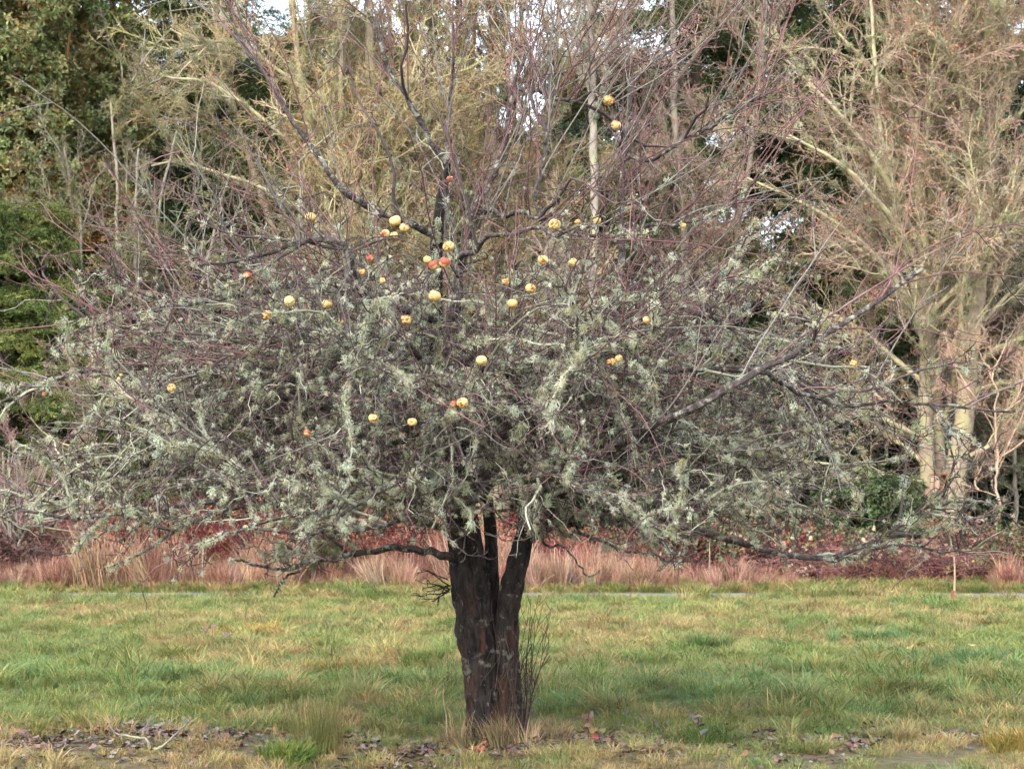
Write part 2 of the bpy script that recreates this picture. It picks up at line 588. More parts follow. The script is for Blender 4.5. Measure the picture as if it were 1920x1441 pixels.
# conifer sprays: a drooping branchlet with flat rows of needles
lib = []
for i in range(6):
    g = Geo()
    ax = walk(np.zeros((1, 3)), np.array([[0, 0, 1.0]]), np.array([0.62]), 7, 0.08)
    tubes(ax, np.linspace(0.006, 0.002, 7)[None], 3, np.array([0.7, 0.5, 0.35]), g)
    b, tn, t, _ = pick(ax, 16, 0.03, 1.0)
    sg = np.where(np.arange(len(b)) % 2 == 0, 1.0, -1.0)
    dirs = nrm(np.stack([sg * 1.0, rng.normal(size=len(b)) * 0.22, 0.75 + 0 * sg], 1))
    Ls = (0.28 - 0.2 * t) * rng.uniform(0.7, 1.2, len(b)) + 0.05
    s1 = walk(b, dirs, Ls, 5, 0.1, (0, -0.05, 0))
    nb, nt_, tq, pq = pick(s1, 15, 0.0, 1.0)
    dd = off_axis(nt_, 0.75); dd[:, 1] *= 0.55
    up = np.tile(np.array([[0, 1.0, 0]]), (len(nb), 1)) + rng.normal(size=(len(nb), 3)) * 0.4
    cc = 1 + rng.normal(size=(len(nb), 1)) * 0.2 + 0.25 * tq[:, None]
    leaf_quads(g, nb, dd, up, rng.uniform(0.032, 0.055, len(nb)), 0.011, np.clip(cc, 0.4, 1.8) * np.array([1.0, 1.0, 0.9]))
    lib.append(g.mesh('needle_spray'))
library('needle', lib, M_NEEDLE)

# broadleaf sprays: a twig with pointed leaves in rosettes
lib = []
for i in range(6):
    g = Geo()
    ax = walk(np.zeros((1, 3)), np.array([[0, 0, 1.0]]), np.array([0.42]), 6, 0.15)
    tubes(ax, np.linspace(0.006, 0.003, 6)[None], 3, np.array([1.5, 0.7, 0.35]), g)
    b, tn, t, _ = pick(ax, 5, 0.2, 0.9)
    s1 = walk(b, off_axis(tn, 0.8), rng.uniform(0.1, 0.22, 5), 4, 0.15)
    tubes(s1, np.full((5, 4), 0.003), 3, np.array([1.5, 0.7, 0.35]), g)
    allp = np.concatenate([s1[:, -1], s1[:, 2], ax[:, -1]])
    lp = np.repeat(allp, 7, 0)
    dd = rng.normal(size=lp.shape); dd[:, 2] = dd[:, 2] * 0.7 + 0.5
    up = rng.normal(size=lp.shape) * 0.5 + np.array([0, 0, 1.0])
    cc = np.clip(1 + rng.normal(size=(len(lp), 1)) * 0.22, 0.5, 1.7) * np.ones((1, 3))
    leaf_quads(g, lp, dd, up, rng.uniform(0.06, 0.10, len(lp)), rng.uniform(0.024, 0.036, len(lp)), cc)
    lib.append(g.mesh('leaf_spray'))
library('leafy', lib, M_LEAF)

# bracken: arching frond with paired pinnae
lib = []
for i in range(5):
    g = Geo()
    st = walk(np.zeros((1, 3)), np.array([[0.25, 0, 1.0]]), np.array([0.75]), 9, 0.05, (0.10, 0, -0.11))
    tubes(st, np.linspace(0.006, 0.002, 9)[None], 3, np.array([0.9, 0.8, 0.7]), g)
    b, tn, t, _ = pick(st, 16, 0.35, 1.0)
    sg = np.where(np.arange(len(b)) % 2 == 0, 1.0, -1.0)
    dirs = nrm(np.stack([0.4 + 0 * sg, sg, -0.15 + rng.normal(size=len(b)) * 0.25], 1))
    Ls = (0.30 * (1.2 - t)) * rng.uniform(0.8, 1.2, len(b)) + 0.03
    s1 = walk(b, dirs, Ls, 5, 0.12, (0, 0, -0.12))
    nb, nt_, tq, _ = pick(s1, 9, 0.05, 1.0)
    up = np.tile(np.array([[0, 0, 1.0]]), (len(nb), 1)) + rng.normal(size=(len(nb), 3)) * 0.7
    leaf_quads(g, nb, off_axis(nt_, 1.1), up, rng.uniform(0.03, 0.06, len(nb)), 0.016, np.clip(1 + rng.normal(size=(len(nb), 1)) * 0.25, 0.4, 1.8) * np.ones((1, 3)))
    lib.append(g.mesh('bracken_frond'))
library('bracken', lib, M_DRY)

# bramble leaves: three ovate leaflets
lib = []
for i in range(5):
    g = Geo()
    N = 14
    c0 = rng.normal(size=(N, 3)) * np.array([0.13, 0.13, 0.10])
    lp = np.repeat(c0, 3, 0)
    dd = rng.normal(size=lp.shape); dd[:, 2] *= 0.5
    up = rng.normal(size=lp.shape) * 0.6 + np.array([0, -0.3, 1.0])
    cc = np.clip(1 + rng.normal(size=(len(lp), 1)) * 0.25, 0.4, 1.8) * np.ones((1, 3))
    leaf_quads(g, lp, dd, up, rng.uniform(0.05, 0.08, len(lp)), rng.uniform(0.035, 0.05, len(lp)), cc)
    lib.append(g.mesh('bramble_leaves'))
library('bramble', lib, M_LEAF)

# ---------------------------------------------------------------- ground and path
m, n, p, o = new_mat('ground_soil')
f1, t1 = noise_fac(n, 0.9, 0.35, 0.65, 6, wpos(n))
f2, t2 = noise_fac(n, 14.0, 0.3, 0.7, 6, wpos(n))
c = mixc(n, f1, (0.085, 0.085, 0.035), (0.15, 0.11, 0.06))
c = mixc(n, f2, mixc(n, 1.0, c, (0.45, 0.42, 0.40), 'MULTIPLY'), c)
sep = n.nodes.new('ShaderNodeSeparateXYZ'); n.links.new(wpos(n), sep.inputs[0])
mr = n.nodes.new('ShaderNodeMapRange'); mr.inputs['From Min'].default_value = 25.0; mr.inputs['From Max'].default_value = 26.2
n.links.new(sep.outputs['Y'], mr.inputs['Value'])
c = mixc(n, mr.outputs[0], c, mixc(n, f2, (0.03, 0.022, 0.015), (0.09, 0.055, 0.035)))     # leaf mould under the wood
n.links.new(c, p.inputs['Base Color'])
bump(n, p, t2.outputs['Fac'], 0.8, 0.05)
M_SOIL = m
xs = np.concatenate([[-400, -150, -60, -25], np.linspace(-10, 10, 101), [25, 60, 150, 400]])
ys = np.concatenate([[-60, -20, 0, 4, 7], np.linspace(8.5, 26, 90), [30, 36, 45, 60, 100, 200, 500]])
X, Y = np.meshgrid(xs, ys)
V = np.stack([X, Y, np.where((np.abs(X) < 12) & (Y > 8) & (Y < 23), gz(X, Y), 0)], -1).reshape(-1, 3)
nx, ny = len(xs), len(ys)
ii = (np.arange(ny - 1)[:, None] * nx + np.arange(nx - 1)[None]).ravel()
ground = obj('ground', mesh_np('ground', V, np.stack([ii, ii + 1, ii + 1 + nx, ii + nx], 1), smooth=True), M_SOIL)
tag(ground, 'rough winter meadow soil running from the apple tree to the wood', 'ground', kind='structure')

m, n, p, o = new_mat('gravel')
f1, t1 = noise_fac(n, 30, 0.3, 0.7, 5, wpos(n))
n.links.new(mixc(n, f1, (0.09, 0.09, 0.093), (0.14, 0.14, 0.143)), p.inputs['Base Color'])
bump(n, p, t1.outputs['Fac'], 0.6, 0.01)
PATH0, PATH1 = 23.9, 24.5
px_ = np.linspace(-40, 40, 161)
e0 = PATH0 + 0.05 * np.sin(px_ * 2.1) + 0.03 * np.sin(px_ * 5.3); e1 = PATH1 + 0.06 * np.sin(px_ * 1.7 + 2)
V = np.concatenate([np.stack([px_, e0, 0 * px_ + 0.006], 1), np.stack([px_, e1, 0 * px_ + 0.006], 1)])
i = np.arange(160)
path = obj('path', mesh_np('path', V, np.stack([i, i + 1, i + 162, i + 161], 1)), m)
tag(path, 'narrow pale grey gravel path along the far side of the meadow', 'path', kind='structure')

# ---------------------------------------------------------------- meadow grass
def patch(x, y, s, seed):
    return np.array([mnoise.noise(Vector((a * s + seed, b * s * 0.7 + seed * 1.7, seed))) for a, b in zip(x, y)])

def field_pts(density, y0=9.6, y1=PATH0 - 0.04):
    N = int(density * (y1 - y0) * 14)
    y = rng.uniform(y0, y1, N); x = rng.uniform(-7, 7, N)
    k = np.abs(x) < 2.95 * y / D0 + 0.9
    return x[k], y[k]

x, y = field_pts(125)
N = len(x)
pa = 0.7 * patch(x, y, 0.55, 3.1) + 0.8 * patch(x, y, 2.4, 8.2)
pb = 0.6 * patch(x, y, 0.9, 14.4) + 1.0 * patch(x, y, 3.4, 4.4)
green = np.array([0.125, 0.168, 0.068]); yel = np.array([0.205, 0.215, 0.10]); tan = np.array([0.30, 0.225, 0.15]); lush = np.array([0.115, 0.185, 0.095])
mid = np.clip(1 - np.abs(y - 14.8) / 2.2, 0, 1)             # greener, longer band beyond the tree
far = np.clip((y - 17) / 3.5, 0, 1)
near = np.clip((12.6 - y) / 0.8, 0, 1)
wy = np.clip(0.42 + 0.9 * pa + 0.12 * far - 0.15 * mid, 0, 1)[:, None]
wt = np.clip(0.16 + 1.15 * pb + 0.33 * near - 0.15 * mid, 0, 0.9)[:, None]
T = green * (1 - wy) + yel * wy
T = np.where((rng.random(N) < 0.14 + 0.14 * mid + 0.3 * (patch(x, y, 2.1, 55.0) > 0.22))[:, None], lush, T)
T = T * (1 - wt) + tan * wt
T = np.clip(T * 1.06 * (1 + rng.normal(size=(N, 1)) * 0.2), 0.01, 1)
scl = rng.uniform(0.45, 1.2, N) * (1 + 0.5 * patch(x, y, 2.8, 41.0)) * (1 + 0.25 * mid) * (1 - 0.30 * near)
idx = rng.integers(0, 7, N)
big = rng.random(N) < (0.03 + 0.05 * mid + 0.02 * (patch(x, y, 1.1, 22.0) > 0.2))
idx[big] = rng.integers(7, 10, big.sum())
# thin, trodden and shaded right under the crown; worn spots filled with dead leaves
worn = (y < 12.3) & (patch(x, y, 1.3, 31.0) + 0.5 * patch(x, y, 4.0, 12.0) > 0.12 - 0.12 * near)
keep = ~(worn & (rng.random(N) < 0.7))
front = y > PATH0 - 0.5
scl[front] *= np.clip(np.interp(x[front], [-3, -2, 3, 5], [1.5, 1.0, 0.95, 1.3]) + 1.4 * patch(x[front], y[front] * 0, 1.1, 5.5), 0.5, 1.7)
rot = np.stack([rng.normal(size=N) * 0.12, rng.normal(size=N) * 0.12, rng.uniform(0, 6.283, N)], 1)
P = np.stack([x, y, gz(x, y) - 0.006], 1)
k = keep
grass = scatter('meadow_grass', 'grass', P[k], rot[k], scl[k], T[k], idx=idx[k])
tag(grass, 'shaggy green and straw coloured winter grass covering the meadow', 'grass')

# short verge beyond the path
N = 2600
x = rng.uniform(-9, 9, N); y = rng.uniform(PATH1 + 0.05, 26.0, N)
verge = scatter('verge_grass', 'grass', np.stack([x, y, 0 * x], 1), np.stack([0 * x, 0 * x, rng.uniform(0, 6.28, N)], 1), rng.uniform(0.6, 1.15, N),
                tints(N, [(0.12, 0.155, 0.06), (0.20, 0.19, 0.085), (0.3, 0.22, 0.14)], weights=[0.4, 0.35, 0.25]))
tag(verge, 'short green verge between the gravel path and the dry grass', 'grass')

# tall pinkish dry grass in front of the wood
N = 5200
x = rng.uniform(-9.5, 9.5, N); y = rng.uniform(25.15, 27.3, N)
pxx = 960 + x / (y / D0 / PPM)
hgt = np.interp(pxx, [-200, 60, 120, 500, 780, 1000, 1180, 1350, 1500, 1530, 1840, 1870, 2100], [0.5, 0.6, 0.95, 0.95, 0.9, 1.0, 0.85, 0.55, 0.4, 0.05, 0.05, 0.6, 0.6])
k = (hgt > 0.12) & (rng.random(N) < np.interp(pxx, [0, 1150, 1250, 1500], [1, 1, 0.55, 0.45]))
x, y, hgt = x[k], y[k], hgt[k]; N = len(x)
dry = scatter('dry_grass', 'dry', np.stack([x, y, 0 * x], 1), np.stack([rng.normal(size=N) * .22, rng.normal(size=N) * .22, rng.uniform(0, 6.28, N)], 1),
              hgt * np.clip(0.5 + 0.75 * patch(x, y, 1.3, 61.0) + 0.5 * patch(x, y, 4.0, 66.0), 0.18, 1.1) * rng.uniform(0.6, 1.2, N), tints(N, [(0.33, 0.20, 0.15), (0.40, 0.27, 0.20), (0.25, 0.12, 0.095), (0.44, 0.33, 0.24)], 0.22))
tag(dry, 'tall pinkish straw grass standing in a strip behind the path', 'dry grass')

N = 420
x = rng.uniform(-8.0, 8.0, N); y = rng.uniform(25.5, 26.6, N)
k = patch(x, y * 0, 0.9, 71.0) > -0.05
x, y = x[k], y[k]; N = len(x)
br = scatter('bracken', 'bracken', np.stack([x, y, 0 * x], 1), np.stack([rng.normal(size=N) * .4, rng.normal(size=N) * .4, rng.uniform(0, 6.28, N)], 1),
             rng.uniform(0.3, 0.65, N), tints(N, [(0.22, 0.085, 0.065), (0.15, 0.055, 0.05), (0.28, 0.15, 0.10)], 0.2))
tag(br, 'low broken dark red bracken mixed into the dry grass', 'bracken')

# rust bracken behind it on the left and centre
N = 2300
x = rng.uniform(-8.5, 1.8, N); y = rng.uniform(26.4, 29.4, N)
pxx = 960 + x / (y / D0 / PPM)
hh = np.interp(pxx, [-100, 100, 180, 350, 600, 800, 1000, 1100], [0.7, 0.9, 1.25, 1.25, 1.15, 1.05, 0.8, 0.6])
br = scatter('bracken', 'bracken', np.stack([x, y, rng.uniform(0, 0.25, N)], 1), np.stack([rng.normal(size=N) * .25, rng.normal(size=N) * .25, rng.uniform(0, 6.28, N)], 1),
             hh * rng.uniform(0.7, 1.2, N), tints(N, [(0.27, 0.105, 0.068), (0.20, 0.07, 0.055), (0.31, 0.15, 0.095), (0.22, 0.06, 0.06)], 0.18))
tag(br, 'dead rust brown bracken standing behind the dry grass', 'bracken')

# ---------------------------------------------------------------- the apple tree
TY = D0
troot = PX(920, 1390, TY)
apple_tree = empty('apple_tree', (troot[0], TY, 0), 'old spreading apple tree shaggy with pale lichen, alone in the meadow', 'tree')


def trace(pts, w0, w1, n=24, wob=0.010, base=TY):
    """pts: (px, py, dy) with dy metres from the trunk's depth; widths in photograph pixels"""
    a = np.array([PX(p_[0], p_[1], base + p_[2]) for p_ in pts])
    L = smooth_line(a, n, wob)
    r = np.linspace(w0, w1, n) / PPM / 2
    return L, r


def stem_mesh(rows, rings, sides, furrow, seed, burls=()):
    """rows: (px, py, dy, width px) -> bark mesh with ridges, lumps and a flared foot"""
    a = np.array([[*PX(r_[0], r_[1], TY + r_[2]), r_[3] / PPM / 2] for r_ in rows])
    S = smooth_line(a, rings)
    P = S[:, :3]; rad = S[:, 3]
    T, U, Vv = frames(P[None]); U = U[0]; Vv = Vv[0]
    V = np.zeros((rings, sides, 3))
    for i in range(rings):
        for j in range(sides):
            an = j / sides * 2 * math.pi
            cx, sx = math.cos(an), math.sin(an)
            z = P[i, 2]
            q = Vector((cx * 1.6, sx * 1.6, z * 1.3 + seed))
            lump = 0.22 * mnoise.noise(q) + 0.10 * mnoise.noise(q * 2.7)
            f = mnoise.noise(Vector((cx * 5.5, sx * 5.5, z * 2.2 + seed * 3))) + 0.5 * mnoise.noise(Vector((cx * 12, sx * 12, z * 5 + seed)))
            f2 = mnoise.noise(Vector((cx * 20, sx * 20, z * 16 + seed)))
            f3 = abs(mnoise.noise(Vector((cx * 7, sx * 7, z * 5.0 + seed * 2))))
            f4 = abs(mnoise.noise(Vector((cx * 6 + z * 2, sx * 6, z * 15 + seed * 5))))
            rr = rad[i] * (1 + lump * 0.8 + furrow * f - 0.20 * math.exp(-f3 * 11) - 0.09 * math.exp(-f4 * 12) + 0.05 * f2)
            for bz, ba, bw, bh in burls:
                dz_ = (z - bz) / bw; da_ = math.atan2(math.sin(an - ba), math.cos(an - ba)) / 0.5
                rr += bh * math.exp(-dz_ * dz_ - da_ * da_)
            V[i, j] = P[i] + rr * (cx * U[i] + sx * Vv[i])
    k = np.arange(rings * sides).reshape(rings, sides)
    i0, i1 = k[:-1], k[1:]
    q = np.stack([i0, np.roll(i0, -1, 1), np.roll(i1, -1, 1), i1], -1).reshape(-1, 4)
    return V.reshape(-1, 3), q, P, rad


rowsA = [(915, 1430, 0, 104), (914, 1392, 0, 80), (906, 1300, 0, 70), (898, 1220, 0, 70), (890, 1150, 0, 72), (882, 1100, 0, 72), (875, 1040, 0, 70), (868, 970, 0, 62),
         (852, 870, .04, 52), (838, 770, .08, 42), (824, 670, .1, 35), (815, 585, .1, 31), (817, 480, .1, 25), (826, 385, .1, 20), (839, 300, .1, 14)]
rowsB = [(966, 1430, -.03, 64), (962, 1392, -.03, 48), (956, 1300, -.03, 44), (950, 1220, -.03, 42), (950, 1160, -.02, 42), (960, 1100, 0, 42), (974, 1045, 0, 40), (990, 980, 0, 37),
         (1015, 900, .03, 34), (1045, 800, .1, 29), (1085, 700, .15, 24), (1120, 640, .2, 20)]
rowsC = [(925, 1400, .10, 70), (928, 1300, .10, 52), (930, 1200, .10, 40), (926, 1130, .10, 30), (921, 1060, .14, 26), (918, 980, .25, 24), (905, 880, .45, 22)]
BURL = [(0.83, math.pi * bl_, w_, h_) for bl_, w_, h_ in ((0.0, 0.05, 0.02), (1.0, 0.05, 0.02))] + [(0.62, 1.0, 0.06, 0.018), (0.45, 4.6, 0.07, 0.02), (0.62, 5.4, 0.05, 0.016)]
tV, tq, pA, rA = stem_mesh(rowsA, 260, 90, 0.10, 2.3, BURL)
trunk = obj('trunk', mesh_np('trunk', tV, tq, smooth=True), M_BARK, apple_tree)
trunk['label'] = 'thick black furrowed main trunk with rust brown rot near its foot'
bV, bq, pB, rB = stem_mesh(rowsB, 160, 48, 0.09, 7.7)
o = obj('trunk', mesh_np('trunk', bV, bq, smooth=True), M_BARK, apple_tree)
o['label'] = 'slimmer second trunk leaning away to the right'
cV, cq, pC, rC = stem_mesh(rowsC, 90, 30, 0.10, 5.1)
o = obj('trunk', mesh_np('trunk', cV, cq, smooth=True), M_BARK, apple_tree)
o['label'] = 'thin grey stem rising between the two trunks'

# traced limbs
TR = [
    # upper leaders
    ([(838, 305, .1), (800, 250, .05), (765, 205, 0), (735, 140, 0), (712, 80, -.1), (690, 20, -.1), (672, -50, -.1)], 12, 5),
    ([(842, 300, .1), (838, 250, .2), (842, 190, .3), (850, 110, .3), (846, 20, .4)], 8, 4),
    ([(838, 760, .1), (846, 640, .0), (860, 520, -.1), (885, 420, -.15), (915, 350, -.15), (940, 270, -.1), (955, 205, -.1), (968, 165, -.1), (985, 90, 0)], 24, 7),
    ([(1128, 650, .2), (1152, 590, .2), (1163, 500, .2), (1168, 400, .2), (1173, 300, .2), (1182, 220, .2), (1190, 140, .25)], 17, 6),
    ([(960, 170, -.1), (1000, 172, -.2), (1060, 182, -.3), (1110, 180, -.4), (1160, 200, -.5)], 8, 4),
    ([(846, 500, .05), (890, 462, -.4), (940, 440, -.6), (1000, 430, -.8), (1060, 450, -.9)], 14, 6),
    ([(905, 400, -.1), (960, 398, -.3), (1010, 412, -.5), (1060, 425, -.6), (1110, 440, -.7)], 11, 5),
    ([(1012, 412, -.5), (1005, 370, -.5), (1015, 300, -.5), (1028, 220, -.45), (1035, 120, -.4)], 8, 3),
    ([(822, 440, .1), (770, 418, -.1), (700, 395, -.2), (650, 362, -.3), (610, 320, -.35), (560, 250, -.4), (505, 160, -.4), (450, 70, -.4), (420, 0, -.4)], 17, 4),
    # left arch, left limbs
    ([(820, 600, .1), (740, 580, -.3), (680, 560, -.6), (662, 520, -.8), (650, 475, -.9), (625, 455, -.95), (560, 452, -1.0), (500, 470, -1.0), (430, 490, -1.0), (350, 500, -1.0)], 18, 5),
    ([(822, 640, .1), (740, 590, .1), (640, 545, 0), (540, 538, -.1), (440, 552, -.2), (340, 570, -.3), (250, 590, -.4), (150, 605, -.4), (105, 607, -.4)], 22, 4),
    ([(846, 840, .0), (720, 790, -.1), (580, 755, -.2), (440, 715, -.3), (310, 685, -.3), (170, 695, -.35), (70, 722, -.35), (-10, 712, -.35)], 24, 4),
    ([(862, 930, 0), (720, 905, -.2), (540, 920, -.4), (360, 948, -.5), (220, 963, -.6), (120, 968, -.6), (40, 955, -.6)], 22, 5),
    ([(866, 1040, 0), (800, 1036, -.1), (740, 1028, -.2), (670, 1040, -.3), (600, 1057, -.4), (545, 1074, -.5), (480, 1065, -.55), (430, 1055, -.6)], 17, 4),
    ([(560, 1068, -.48), (535, 1088, -.5), (512, 1114, -.5)], 5, 3),
    ([(700, 920, -.3), (560, 935, -.6), (440, 950, -.7), (345, 985, -.7), (300, 1016, -.7), (240, 1048, -.7), (188, 1072, -.7)], 14, 3),
    ([(850, 900, -.05), (700, 930, -.6), (560, 930, -.9), (480, 900, -1.0), (425, 866, -1.1), (370, 832, -1.1), (310, 790, -1.1), (270, 758, -1.1)], 15, 5),
    ([(868, 1000, -.1), (800, 980, -.7), (730, 985, -1.1), (640, 1000, -1.3), (560, 995, -1.4), (470, 985, -1.5)], 15, 4),
    ([(855, 960, -.1), (810, 900, -.8), (750, 905, -1.3), (690, 940, -1.5), (620, 980, -1.6)], 14, 6),
    ([(840, 780, .1), (700, 700, .3), (540, 640, .5), (380, 610, .7), (230, 640, .8), (120, 660, .8)], 22, 4),
    ([(862, 940, 0), (700, 880, .2), (520, 860, .4), (320, 870, .5), (160, 920, .6), (60, 900, .6)], 20, 4),
    # right limbs
    ([(1000, 960, 0), (1080, 880, -.4), (1180, 820, -1.1), (1270, 775, -1.4), (1340, 738, -1.5), (1440, 688, -1.5), (1500, 660, -1.5), (1570, 612, -1.5), (1640, 568, -1.45), (1745, 503, -1.4)], 26, 6),
    ([(1425, 697, -1.5), (1480, 722, -1.2), (1545, 752, -.95), (1620, 757, -.95), (1700, 754, -.9), (1790, 762, -.9), (1890, 775, -.9)], 9, 4),
    ([(990, 1010, 0), (1090, 960, -.1), (1190, 955, -.2), (1290, 985, -.3), (1380, 1015, -.35), (1470, 1040, -.4), (1545, 1049, -.4), (1600, 1028, -.4), (1660, 1005, -.4), (1770, 985, -.45), (1870, 965, -.5)], 21, 4),
    ([(1550, 1048, -.4), (1595, 1046, -.4), (1640, 1020, -.4), (1720, 975, -.35), (1790, 940, -.3)], 8, 3),
    ([(1135, 630, .2), (1160, 600, -.2), (1185, 588, -.4), (1240, 574, -.5), (1310, 588, -.6), (1390, 628, -.65), (1440, 685, -.7), (1510, 730, -.7), (1555, 790, -.7), (1558, 838, -.7), (1600, 835, -.7)], 18, 5),
    ([(1090, 700, .1), (1068, 600, -.4), (1092, 580, -.6), (1135, 600, -.8), (1180, 640, -1.0), (1220, 650, -1.1)], 16, 6),
    ([(1000, 950, 0), (1060, 900, -.8), (1120, 920, -1.3), (1200, 960, -1.6), (1260, 985, -1.7)], 14, 5),
    ([(1120, 650, .2), (1230, 640, .6), (1350, 640, .9), (1470, 700, 1.1), (1580, 760, 1.2)], 18, 4),
    ([(1010, 920, .1), (1120, 860, .4), (1260, 850, .8), (1400, 900, 1.0), (1520, 960, 1.1)], 18, 4),
    ([(995, 985, 0), (1080, 1000, -.5), (1150, 1020, -.8), (1230, 1045, -1.0)], 12, 3),
    ([(1000, 1000, -.05), (1045, 1020, -.4), (1075, 1040, -.5), (1100, 1075, -.55), (1130, 1068, -.6)], 6, 2.5),
    ([(1165, 430, .2), (1260, 420, .0), (1350, 400, -.2), (1430, 330, -.3), (1500, 260, -.3)], 9, 3),
    ([(1172, 300, .2), (1240, 290, 0), (1310, 250, -.1), (1380, 210, -.2), (1440, 130, -.2)], 8, 3),
]
LP, LR = [], []
for pts, w0, w1 in TR:
    a, r = trace(pts, w0, w1)
    LP.append(a); LR.append(r)
n_traced = len(LP)

# the other limbs round the trunks, on every side
na = 38
for i in range(na):
    az = (i + rng.uniform(-.3, .3)) / na * 2 * math.pi * 7
    if i % 3 == 2:
        j = rng.integers(92, 135); p0 = pB[j]; r0 = rB[j] * 0.5
    else:
        j = rng.integers(104, 178); p0 = pA[j]; r0 = rA[j] * 0.5
    ca, sa = math.cos(az), math.sin(az)
    rr_ = rng.uniform(1.2, 2.15)
    out = np.array([ca * rr_ * 1.12, sa * rr_ * 0.95, 0])
    zt = 1.18 + 0.9 * (p0[2] - 1.1) + rng.uniform(-.1, .45)
    zt = min(zt, 2.75 - 0.17 * rr_ * rr_) if rng.random() < .8 else zt
    end = np.array([p0[0], p0[1], 0]) + out + np.array([0, 0, max(zt - 0.08, 1.22)])
    m1 = p0 * 0.6 + end * 0.4; m1[2] = max(p0[2], end[2]) + rng.uniform(0.0, 0.22)
    m2 = p0 * 0.25 + end * 0.75; m2[2] = (m1[2] + end[2]) / 2 + rng.uniform(-.05, .15)
    a = smooth_line(np.array([p0, m1, m2, end]), 24, 0.020)
    LP.append(a); LR.append(np.linspace(min(r0, 0.036), 0.007, 24))
LP = np.array(LP); LR = np.array(LR)
for i in range(len(LP)):
    g = Geo(); tubes(LP[i:i + 1], LR[i:i + 1], 8, None, g, 0.06)
    obj('branch', g.mesh('branch', True), M_LIMB, apple_tree)

# crooked side branches, twigs and spurs
def zlow(P):
    """the crown's lower edge"""
    return np.interp(P[..., 0], [-2.9, -2.2, -1.2, -0.6, 0.2, 0.7, 1.0, 1.8, 2.8], [1.14, 0.98, 0.93, 1.06, 1.14, 1.02, 1.02, 0.93, 1.06])

CEN = np.array([-0.13, TY, 1.4])
def outward(P):
    v = P - CEN; v[:, 2] *= 0.25
    return nrm(v)

tw = Geo()
def dark(n_, a=(0.06, 0.05, 0.047), b=(0.095, 0.07, 0.066)):
    return np.linspace(0, 1, n_)[:, None] * (np.array(b) - np.array(a)) + np.array(a)

b, tn, t, par = pick(LP, 11, 0.15, 1.0)
q_ = ~(np.isin(par, [21, 22]) & (rng.random(len(par)) < 0.6)); b, tn, t, par = b[q_], tn[q_], t[q_], par[q_]
zf = np.clip((b[:, 2] - 1.0) / 1.8, 0, 1)
d1 = nrm(off_axis(tn, rng.uniform(0.5, 1.2, len(b))) + 0.25 * outward(b) + np.array([0, 0, 0.12]))
L1 = rng.uniform(0.35, 1.05, len(b)) * (1.15 - 0.45 * t)
B1 = walk(b, d1, L1, 9, 0.22, np.stack([0 * zf, 0 * zf, -0.07 + 0.10 * zf], 1))
lowcut = ((B1[:, :, 2] - zlow(B1)).min(1) > 0.0) & (rng.random(len(B1)) < np.interp(b[:, 2], [2.3, 2.8], [1, 0.14])) & (rng.random(len(B1)) < np.interp(b[:, 0], [-2.7, -2.3, -1.9, 1.3, 1.8, 2.5], [0.4, 0.45, 1, 1, 0.5, 0.35]))
B1, L1, b1z = B1[lowcut], L1[lowcut], b[lowcut, 2]
tubes(B1, np.linspace(0.0105, 0.004, 9)[None].repeat(len(B1), 0), 5, np.where((rng.random((len(B1), 1, 1)) < 0.45) & (B1[:, :1, 2:3] < 2.5), np.array([0.25, 0.255, 0.19])[None, None], dark(9)[None]) * rng.uniform(0.7, 1.6, (len(B1), 1, 1)), tw, 0.08)
b, tn, t, par = pick(B1, 8, 0.1, 1.0)
d2 = nrm(off_axis(tn, rng.uniform(0.6, 1.3, len(b))) + 0.12 * outward(b))
B2 = walk(b, d2, rng.uniform(0.12, 0.42, len(b)), 7, 0.40, (0, 0, -0.02))
k2 = ((B2[:, :, 2] - zlow(B2)).min(1) > -0.04) & (rng.random(len(B2)) < np.interp(b[:, 2], [2.4, 2.9], [1, 0.45]))
B2 = B2[k2]
hue = rng.random((len(B2), 1, 1))
c2 = np.where(hue < 0.3, np.array([0.26, 0.26, 0.20])[None, None], dark(7)[None])
c2 = np.where(hue < 0.72, c2, np.array([0.15, 0.085, 0.085])[None, None]) * rng.uniform(0.7, 1.5, (len(B2), 1, 1))
tubes(B2, np.linspace(0.0042, 0.0022, 7)[None].repeat(len(B2), 0), 3, c2, tw)
b, tn, t, par = pick(B2, 4, 0.1, 1.0)
B3 = walk(b, off_axis(tn, rng.uniform(0.7, 1.4, len(b))), rng.uniform(0.03, 0.14, len(b)), 4, 0.45)
tubes(B3, np.linspace(0.0028, 0.0017, 4)[None].repeat(len(B3), 0), 3, dark(4)[None] * rng.uniform(0.6, 1.5, (len(B3), 1, 1)), tw)

# long smooth reddish shoots of the upper and outer crown
allL = LP[:, :, 2].mean(1)
src = np.concatenate([LP, ])
b, tn, t, par = pick(src, 11, 0.2, 1.0)
kk_ = rng.random(len(b)) < np.interp(b[:, 0], [-2.6, -2.0, 1.4, 2.2], [0.4, 1, 1, 0.5]); b, tn = b[kk_], tn[kk_]
keepz = rng.random(len(b)) < np.clip((b[:, 2] - 1.15) / 1.2, 0.12, 1)
b, tn = b[keepz], tn[keepz]
up = np.clip((b[:, 2] - 1.3) / 1.4, 0, 1)
dsh = nrm(off_axis(tn, rng.uniform(0.4, 1.1, len(b))) * 0.8 + outward(b) * 0.55 + np.stack([0 * up, 0 * up, 0.25 + 0.5 * up], 1) + rng.normal(size=b.shape) * 0.25)
Lsh = rng.uniform(0.45, 1.35, len(b)) * (0.75 + 0.35 * up)
SH = walk(b, dsh, Lsh, 12, 0.065, np.stack([0 * up, 0 * up, rng.normal(size=len(b)) * 0.045], 1))
SH = SH[(SH[:, :, 2] - zlow(SH)).min(1) > 0.05]
